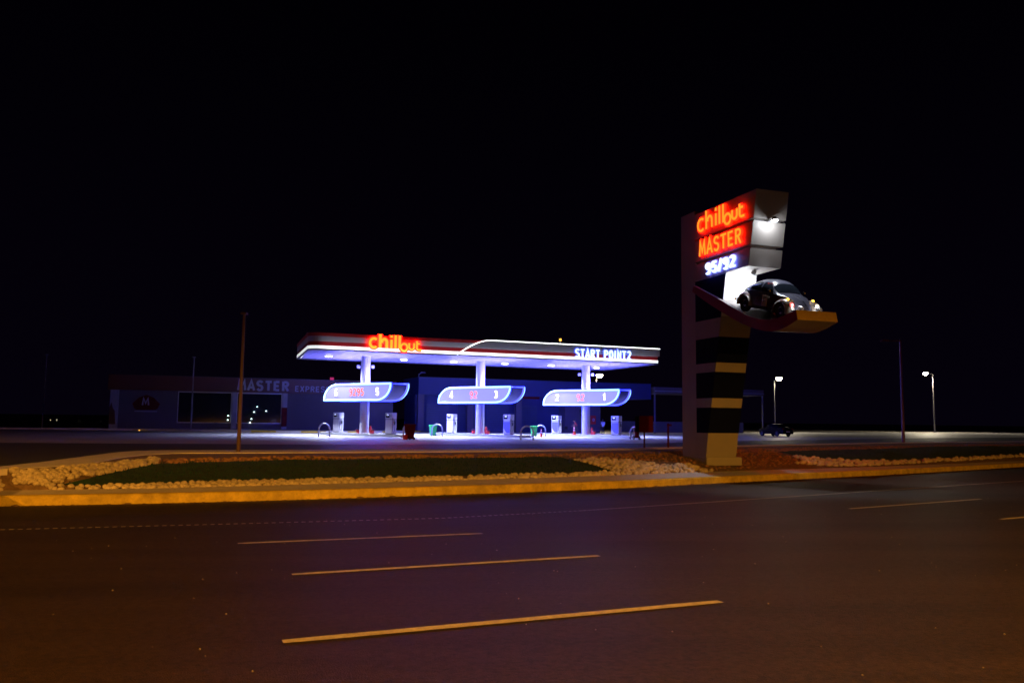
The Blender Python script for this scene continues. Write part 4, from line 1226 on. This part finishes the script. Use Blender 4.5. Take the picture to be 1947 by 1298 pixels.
# fenders
def fender(cx, sgn, front, m):
    b = MB(); nt = 16; g = []
    for i in range(nt + 1):
        a = R(-8) + (PI + R(16)) * i / nt     # 0 = front
        ca, sa = math.cos(a), max(math.sin(a), -.2)
        ro = .50 + (.12 * max(0, ca) if front else .14 * max(0, -ca))
        ri = .37
        c_ = Vector((cx, 0, .33))
        prof = [(.40, ro * .80 if i not in (0, nt) else ro * .8), (.52, ro * .99), (.66, ro * .97), (.76, ro * .86), (.795, ro * .74), (.79, ri + .01), (.77, ri)]
        for y, r_ in prof: g.append((cx + r_ * ca, sgn * y, .33 + r_ * sa))
    p_ = 7
    b.add(g, [(i * p_ + j, i * p_ + j + 1, (i + 1) * p_ + j + 1, (i + 1) * p_ + j) for i in range(nt) for j in range(p_ - 1)])
    o = b.build('front_fender' if front else 'rear_fender', m, beetle, smooth=True); return o
for s_ in (-1, 1):
    fender(1.20, s_, True, M_carf); fender(-1.20, s_, False, M_carf)
    MB().box(-.78, .80, s_ * .62, s_ * .80, .25, .29).build('running_board', M_rubber, beetle)
    # headlight, leaning back on the fender
    q = Matrix.Translation((1.70, s_ * .60, .64)) @ Matrix.Rotation(R(68), 4, 'Y')
    b = MB(); b.lathe([(.001, -.14), (.09, -.12), (.125, 0), (.12, .03), (.10, .03)], 20, M=q); hl = b.build('headlight', M_chrome, beetle, smooth=True)
    b = MB(); b.lathe([(.001, .045), (.06, .04), (.10, .02)], 20, M=q); b.build('lens', emi('headlight_red_reflection' if s_ < 0 else 'headlight_white', (1, .12, .10) if s_ < 0 else (1, .93, .82), 1.6 if s_ < 0 else 1.2), hl)  # red glow of one lens stands for a reflection in it
    if s_ < 0:
        b = MB(); b.lathe([(.001, .05), (.03, .047), (.032, .03)], 10, M=q); b.build('white_reflection', emi('white_reflection', (.9, .85, 1), 3), hl)  # white core of the same stand-in reflection
    b = MB(); b.lathe([(.001, .045), (.03, .035), (.045, 0)], 12, c=(1.42, s_ * .60, .83), M=Matrix.Diagonal((1.6, 1, 1, 1))); b.build('turn_signal', emi('amber_signal', (1, .50, .04), 9), beetle)
    for x_ in (1.2, -1.2):
        b = MB(); q = Matrix.Translation((x_, s_ * .66, .32)) @ Matrix.Rotation(R(90), 4, 'X')
        b.lathe([(.19, -.08), (.30, -.085), (.325, -.05), (.325, .05), (.30, .085), (.19, .08), (.19, -.08)], 28, M=q); wh = b.build('wheel', M_rubber, beetle, smooth=True)
        b = MB(); b.lathe([(.001, .05), (.07, .06), (.12, .03), (.19, .05)] if s_ < 0 else [(.001, -.05), (.07, -.06), (.12, -.03), (.19, -.05)], 20, M=q); b.build('hubcap', M_chrome, wh, smooth=True)
    MB().box(.42, .58, s_ * .80, s_ * .88, 1.02, 1.10).build('mirror', M_chrome, beetle, bevel=.02)
    MB().box(-.22, -.08, s_ * .755, s_ * .775, .86, .885).build('door_handle', M_chrome, beetle)
b = MB(); b.tube([(1.86, -.74, .44), (1.98, -.6, .44), (2.04, 0, .44), (1.98, .6, .44), (1.86, .74, .44)], .035, 8)
for s_ in (-1, 1): b.box(1.99, 2.04, s_ * .42 - .03, s_ * .42 + .03, .36, .60)
b.build('front_bumper', M_chrome, beetle, smooth=False)
b = MB(); b.tube([(-1.9, -.74, .46), (-2.03, -.6, .46), (-2.08, 0, .46), (-2.03, .6, .46), (-1.9, .74, .46)], .035, 8); b.build('rear_bumper', M_chrome, beetle)
b = MB(); b.tube([(1.80, 0, .66), (1.55, 0, .825), (1.2, 0, .95), (.86, 0, 1.0)], .012, 6); b.build('hood_trim', M_chrome, beetle)
for s_ in (-1, 1):
    hy = .76
    dec = MB().box(.02, .34, s_ * hy, s_ * (hy + .012), .40, .84).build('door_number_card', mat('card', (.42, .36, .30), .7), beetle)
    stx, wt = seg_text('5', .2)
    b = MB(); b.box(.10, .14, s_ * (hy + .013), s_ * (hy + .018), .48, .78); b.box(.14, .26, s_ * (hy + .013), s_ * (hy + .018), .74, .78); b.box(.14, .24, s_ * (hy + .013), s_ * (hy + .018), .60, .64)
    b.build('card_mark', M_black, dec)
    b = MB(); b.tube([(x_, s_ * (hull(x_, .93) + .01), .945) for x_ in [-1.3 + .2 * i for i in range(11)]], .010, 5); b.build('belt_trim', M_chrome, beetle)

# ------------------------------------------------------------------ parked dark saloon
M_sed = mat('black_car_paint', (.008, .006, .007), .6, var=.05, spec=.08)
cp = at_y(1474, 815, 98)
def saloon(loc, rz, label):
    t = empty('parked_car', loc, rz, label, 'car')
    top = [(-2.2, .75), (-2.1, 1.02), (-1.5, 1.07), (-.75, 1.42), (0, 1.46), (.5, 1.40), (1.15, 1.0), (1.9, .84), (2.2, .62)]
    hwf = [(-2.2, .70), (-1.9, .84), (0, .88), (1.6, .84), (2.0, .74), (2.2, .6)]
    xs = [-2.2 + 4.4 * i / 40 for i in range(41)]; b = MB(); vs = []
    for x in xs:
        zt = interp(x, top); hw = interp(x, hwf); belt = min(.92, zt - .03); roof = hw * (.72 if zt > 1.2 else .9 - .18 * max(0, (zt - 1) / .2))
        hf = [(hw * .95, .28), (hw, .5), (hw, .75), (hw * .97, belt), (roof * 1.06, belt + (zt - belt) * .8), (roof * .9, zt - .01), (roof * .5, zt), (0, zt + .01)]
        fl = [(-y, z) for y, z in hf] + [(y, z) for y, z in reversed(hf[:-1])]; vs += [(x, y, z) for y, z in fl]
    nf = 15
    for i in range(40):
        for j in range(14):
            jj = j if j < 7 else 13 - j; x = xs[i]; mi = 0
            if jj == 3 and -1.25 < x < .95: mi = 1
            if jj >= 4 and (-1.45 < x < -.8 or .5 < x < 1.1): mi = 1
            b.add([vs[i * nf + j], vs[i * nf + j + 1], vs[(i + 1) * nf + j + 1], vs[(i + 1) * nf + j]], [(0, 1, 2, 3)], mi)
        b.add([vs[i * nf], vs[(i + 1) * nf], vs[(i + 1) * nf + 14], vs[i * nf + 14]], [(0, 1, 2, 3)])
    b.add(vs[:nf], [list(range(nf))]); b.add(vs[-nf:], [list(range(nf))])
    me = b.mesh('s'); bm = bmesh.new(); bm.from_mesh(me); bmesh.ops.remove_doubles(bm, verts=bm.verts, dist=1e-5); bmesh.ops.recalc_face_normals(bm, faces=bm.faces); bm.to_mesh(me); bm.free()
    autosmooth(link('body', me, [M_sed, mat('sedan_glass', (.008, .009, .010), .25, spec=.25)], t), 40)
    for x in (-1.3, 1.35):
        for s_ in (-1, 1):
            q = Matrix.Translation((x, s_ * .80, .32)) @ Matrix.Rotation(R(90), 4, 'X')
            b = MB(); b.lathe([(.2, -.1), (.3, -.1), (.32, -.06), (.32, .06), (.3, .1), (.2, .1)], 24, M=q); wh = b.build('wheel', M_rubber, t, smooth=True)
            b = MB(); b.lathe([(.001, -s_ * .08), (.2, -s_ * .09)], 20, M=q); b.build('rim', mat('dark_rim', (.08, .08, .08), .5), wh)
    for s_ in (-1, 1):
        MB().box(-2.2, -2.12, s_ * .5, s_ * .78, .80, .95).build('tail_light', mat('tail_lens', (.3, .02, .02), .2), t, bevel=.01)
        MB().box(2.05, 2.16, s_ * .45, s_ * .68, .6, .74).build('headlight', M_chrome, t, bevel=.01)
        MB().box(.62, .8, s_ * .88, s_ * 1.0, .92, 1.05).build('mirror', M_sed, t, bevel=.02)
    MB().box(-2.235, -2.21, -.26, .26, .50, .62).build('number_plate', mat('plate', (.8, .8, .8), .35), t)
    MB().box(-2.24, -2.1, -.8, .8, .34, .48).build('rear_bumper', M_sed, t, bevel=.03)
    return t
saloon(Vector((cp.x, cp.y, 0)), R(112), 'black saloon car parked under the lamp post right of the tall sign')

# ------------------------------------------------------------------ poles and lamps
def lamp_post(base, h, side, lit, label, m=M_grpole, r_=.11, arm=1.4, group='street lamps in view', power=0, headup=.35, depth=0):
    t = empty('street_lamp', base, 0, label, 'street lamp', group)
    b = MB(); b.cyl((0, 0, 0), r_, 0, h, 14, r2=r_ * .6); b.cyl((0, 0, 0), r_ * 1.7, 0, .04, 14); b.build('post', m, t, smooth=False)
    if arm:
        b = MB(); b.tube([(0, 0, h - .15), (side * arm * .4, -depth * .4, h + headup * .6), (side * arm, -depth, h + headup)], .04, 8); b.build('arm', m, t)
        b = MB(); x_ = side * arm
        b.add([(x_ - .35, -depth - .16, headup + h - .02), (x_ + .35, -depth - .16, headup + h - .02), (x_ + .35, -depth + .16, headup + h - .02), (x_ - .35, -depth + .16, headup + h - .02), (x_ - .22, -depth - .08, headup + h + .12), (x_ + .22, -depth - .08, headup + h + .12), (x_ + .22, -depth + .08, headup + h + .12), (x_ - .22, -depth + .08, headup + h + .12)],
              [(3, 2, 1, 0), (4, 5, 6, 7), (0, 1, 5, 4), (1, 2, 6, 5), (2, 3, 7, 6), (3, 0, 4, 7)])
        hd = b.build('lamp_head', m, t)
        if lit:
            b = MB(); b.lathe([(.001, -.48), (.28, -.41), (.45, -.2), (.50, 0), (.45, .02), (.001, .02)], 18, c=(x_, -depth, headup + h - .03)); b.build('lamp_bloom_globe', M_lampglow, hd, smooth=True)  # globe larger than the head, its size standing for the lamp's bloom
            spot('street_lamp_light', (x_, -depth, h + headup - .45), (x_, -depth - 4, 0), power, (1, .86, .62), 165, .5, .25, parent=t)
    else:
        MB().box(-.12, .12, -.12, .12, h - .02, h + .06).build('cap', m, t)
    return t
def pole_at(px, Y):
    p = at_y(px, 810, Y); return Vector((p.x, p.y, 0))
lamp_post(pole_at(1473.5, 138), 8.6, 1, True, 'lit lamp post behind the black saloon car', power=9000, arm=.7, headup=.5, depth=.4)
lamp_post(pole_at(1777, 170), 12.0, -1, True, 'lit lamp post at the right, far beyond the unlit pole', power=26000, arm=1.5, headup=.25, r_=.16)
lamp_post(pole_at(1133.5, 128), 8.3, 1, True, 'lit lamp post seen under the canopy beside the rightmost column', power=7000, arm=.5, headup=.45)
pr_ = at_z(1718, 843.5)
lamp_post(pr_, 8.55, -1, False, 'tall unlit reddish lamp post rising from the right kerb strip', m=mat('reddish_pole', (.20, .11, .11), .6), r_=.13, arm=1.3, headup=-.15)
# lean it a touch
C.objects[-1]
t = lamp_post(at_z(453, 864) + Vector((0, 0, .05)), 5.85, 1, False, 'orange lit plain pole standing at the left kerb strip', m=M_rust, r_=.085, arm=0)
lamp_post(pole_at(80, 88), 7.9, 1, False, 'thin dim pole at the far left edge', r_=.08, arm=0)
lamp_post(pole_at(363, 85), 7.6, 1, False, 'thin dim pole in front of the shop window', r_=.08, arm=0)
lamp_post(pole_at(794, 98), 6.9, 1, False, 'dim lamp post at the left end of the service building', r_=.08, arm=.5, headup=.1)
# far lights at the left
for i, (px, py, c_) in enumerate(((96, 798, (1, .8, .5)), (108, 797.5, (1, .85, .6)), (149, 802, (.8, .7, .5)), (153, 802.5, (1, .8, .5)), (192, 803, (.9, .85, .7)), (265, 817.5, (1, .5, .05)))):
    Y = 190 if i < 5 else 84.5
    p = at_y(px, py, Y)
    r_ = .16 if i < 5 else .09
    b = MB(); b.lathe([(.001, r_ * .5), (r_, 0), (.001, -r_ * .5)], 10); b.cyl((0, 0, 0), .03, -p.z, -r_ * .4, 6)
    o = b.build('distant_lamp', emi('distant_glow' + str(i), c_, .8 if i < 5 else 3)); o.location = p
    tag(o, ['first faint far light left of the shop', 'second faint far light left of the shop', 'third faint far light left of the shop', 'fourth faint far light left of the shop', 'faint far light closest to the shop corner', 'amber marker light on the kerb before the shop wall'][i], 'lamp')

# red cabinet on a post and red stub post near the tall sign
cb = at_z(1225, 855.5) ; cb.z = .1
t = empty('meter_box', cb, R(-8), 'dark red metal box on a thin post left of the tall sign', 'box')
MB().box(-.045, .045, -.045, .045, 0, .92).build('post', M_dred, t)
MB().box(-.28, .48, -.16, .16, .88, 1.78).build('case', M_dred, t, bevel=.015)
MB().box(-.24, .44, -.172, -.16, .93, 1.73).build('door', M_dred, t)
MB().box(-.50, -.285, -.13, .13, .9, 1.76).build('side_case', M_navy, t, bevel=.01)
cb = at_z(1270.5, 855) ; cb.z = .1
t = empty('hydrant_post', cb, 0, 'thin dark red stub post between the red box and the tall sign', 'post')
MB().cyl((0, 0, 0), .05, 0, 1.30, 12).build('post', M_dred, t); MB().box(-.06, .2, -.05, .05, 1.24, 1.32).build('arm', M_dred, t)
b = MB(); b.lathe([(.001, 1.40), (.07, 1.36), (.07, 1.3), (.001, 1.3)], 12); b.build('cap', M_dred, t)

# ------------------------------------------------------------------ people
M_skin = mat('skin', (.22, .12, .08), .55)
def capsule_union(name, segs, m, parent, vox=.018):
    b = MB()
    for a_, c_, r0, r1 in segs:
        a_ = Vector(a_); c_ = Vector(c_); d = (c_ - a_); L = max(d.length, 1e-4)
        path = []; prof = []
        for k in range(5): th = PI / 2 * k / 4; prof.append((-r0 * math.cos(th), max(r0 * math.sin(th), .001)))
        for k in range(5): th = PI / 2 * k / 4; prof.append((L + r1 * math.sin(th), max(r1 * math.cos(th), .001)))
        q = d.to_track_quat('Z', 'Y').to_matrix().to_4x4(); q.translation = a_
        b.lathe([(r_, z_) for z_, r_ in prof], 12, M=q)
    o = b.build(name, m, parent, smooth=True)
    md = o.modifiers.new('skin', 'REMESH'); md.mode = 'VOXEL'; md.voxel_size = vox; md.use_smooth_shade = True
    return o
def person(loc, rz, label, shirt, trousers, lean=0.0, legs=(.1, -.1), arms=((.1, .2), (-.1, .1)), headtilt=0.0):
    t = empty('person', loc, rz, label, 'person')
    hip = Vector((0, 0, .92)); ln = Matrix.Rotation(lean, 3, 'Y')     # faces +x
    def up(v): return hip + ln @ Vector(v)
    neck = up((0, 0, .52)); head = neck + Matrix.Rotation(lean + headtilt, 3, 'Y') @ Vector((.02, 0, .18))
    body = []; sh_ = []; tr = []
    body += [(neck - ln @ Vector((0, 0, .06)), neck + (head - neck) * .5, .055, .055), (head - Vector((0, 0, .03)), head + Vector((0, 0, .04)), .075, .09), (head + Vector((.085, 0, -.01)), head + Vector((.10, 0, -.02)), .014, .016), (head + Vector((.045, 0, -.07)), head + Vector((.05, 0, -.075)), .045, .04)]
    for s_ in (-1, 1): body.append((head + Vector((0, s_ * .085, -.01)), head + Vector((0, s_ * .09, .02)), .018, .018))
    body += [(up((0, 0, .0)), up((0, 0, .25)), .12, .12), (up((0, -.06, .38)), up((0, .06, .38)), .12, .12)]
    sh_ += [(up((0, -.05, .02)), up((0, -.06, .36)), .135, .135), (up((0, .05, .02)), up((0, .06, .36)), .135, .135), (up((0, -.15, .44)), up((0, .15, .44)), .08, .08)]
    for k, s_ in enumerate((-1, 1)):
        f, kb_ = legs[k], .0
        h_ = hip + Vector((0, s_ * .09, -.02)); kn = h_ + Vector((.45 * math.sin(f) + .03, 0, -.44 * math.cos(f))); an = Vector((kn.x - .10 * (1 if f < 0 else -.3) , s_ * .10, .08))
        body += [(h_, kn, .08, .055), (kn, an, .052, .038), (an + Vector((-.03, 0, -.04)), an + Vector((.16, s_ * .02, -.045)), .035, .03)]
        tr += [(h_, kn, .10, .075), (kn, an + Vector((0, 0, .02)), .073, .055)]
        s0 = up((0, s_ * .20, .44)); a1, a2 = arms[k]
        el = s0 + Vector((.28 * math.sin(a1), s_ * .05, -.28 * math.cos(a1))); wr = el + Vector((.25 * math.sin(a2), 0, -.25 * math.cos(a2)))
        dv = (wr - el).normalized()
        body += [(s0, el, .048, .038), (el, wr, .037, .026), (wr, wr + dv * .08, .03, .034)]
        for q in range(4): o_ = Vector((-dv.z, 0, dv.x)) * (q - 1.5) * .02; body.append((wr + dv * .08 + o_, wr + dv * (.15 + .012 * (1 - abs(q - 1.3))) + o_ + Vector((.01, -s_ * .02, 0)), .0105, .009))
        body.append((wr + dv * .03 + Vector((.03, 0, 0)), wr + dv * .09 + Vector((.05, -s_ * .02, 0)), .012, .010))
        sh_ += [(s0, s0.lerp(el, .75), .062, .058)]
    tr.append((hip + Vector((0, -.07, 0)), hip + Vector((0, .07, 0)), .12, .12))
    capsule_union('body', body, M_skin, t, .012)
    capsule_union('shirt', sh_, shirt, t, .02); capsule_union('trousers', tr, trousers, t, .02)
    b = MB(); b.lathe([(.097, -.01), (.10, .03), (.085, .08), (.05, .115), (.001, .125)], 16, c=head + Vector((-.012, 0, .01))); b.build('hair', mat('dark_hair', (.012, .01, .009), .7), t, smooth=True)
    return t
pz = at_y(1096, 800, 95); person(Vector((pz.x, pz.y, 0)), R(178), 'person in a dark red shirt bending forward near the pale wall', mat('maroon_shirt', (.20, .02, .04), .8), mat('dark_trousers', (.02, .02, .03), .8), lean=.35, legs=(.30, -.25), arms=((.5, .9), (.1, .5)), headtilt=.35)
pz = at_y(1146.5, 800, 101); person(Vector((pz.x, pz.y, 0)), R(240), 'person in a white shirt standing at the right end of the pale wall', mat('white_shirt', (.6, .6, .62), .8), mat('dark_trousers', (.02, .02, .03), .8), legs=(.06, -.04), arms=((.05, .9), (-.05, .7)))
# plastic chair by the wall
pz = at_y(1078, 815, 97)
t = empty('plastic_chair', (pz.x, pz.y, 0), R(30), 'dark plastic chair left of the bending person', 'chair')
for x_ in (-.2, .2):
    for y_ in (-.2, .2): MB().tube([(x_, y_, 0), (x_ * .9, y_ * .9, .43)], .018, 6).build('leg', M_black, t)
MB().box(-.22, .22, -.22, .22, .43, .46).build('seat', M_black, t, bevel=.01); MB().box(-.22, .22, .19, .22, .5, .85).build('backrest', M_black, t, bevel=.01)
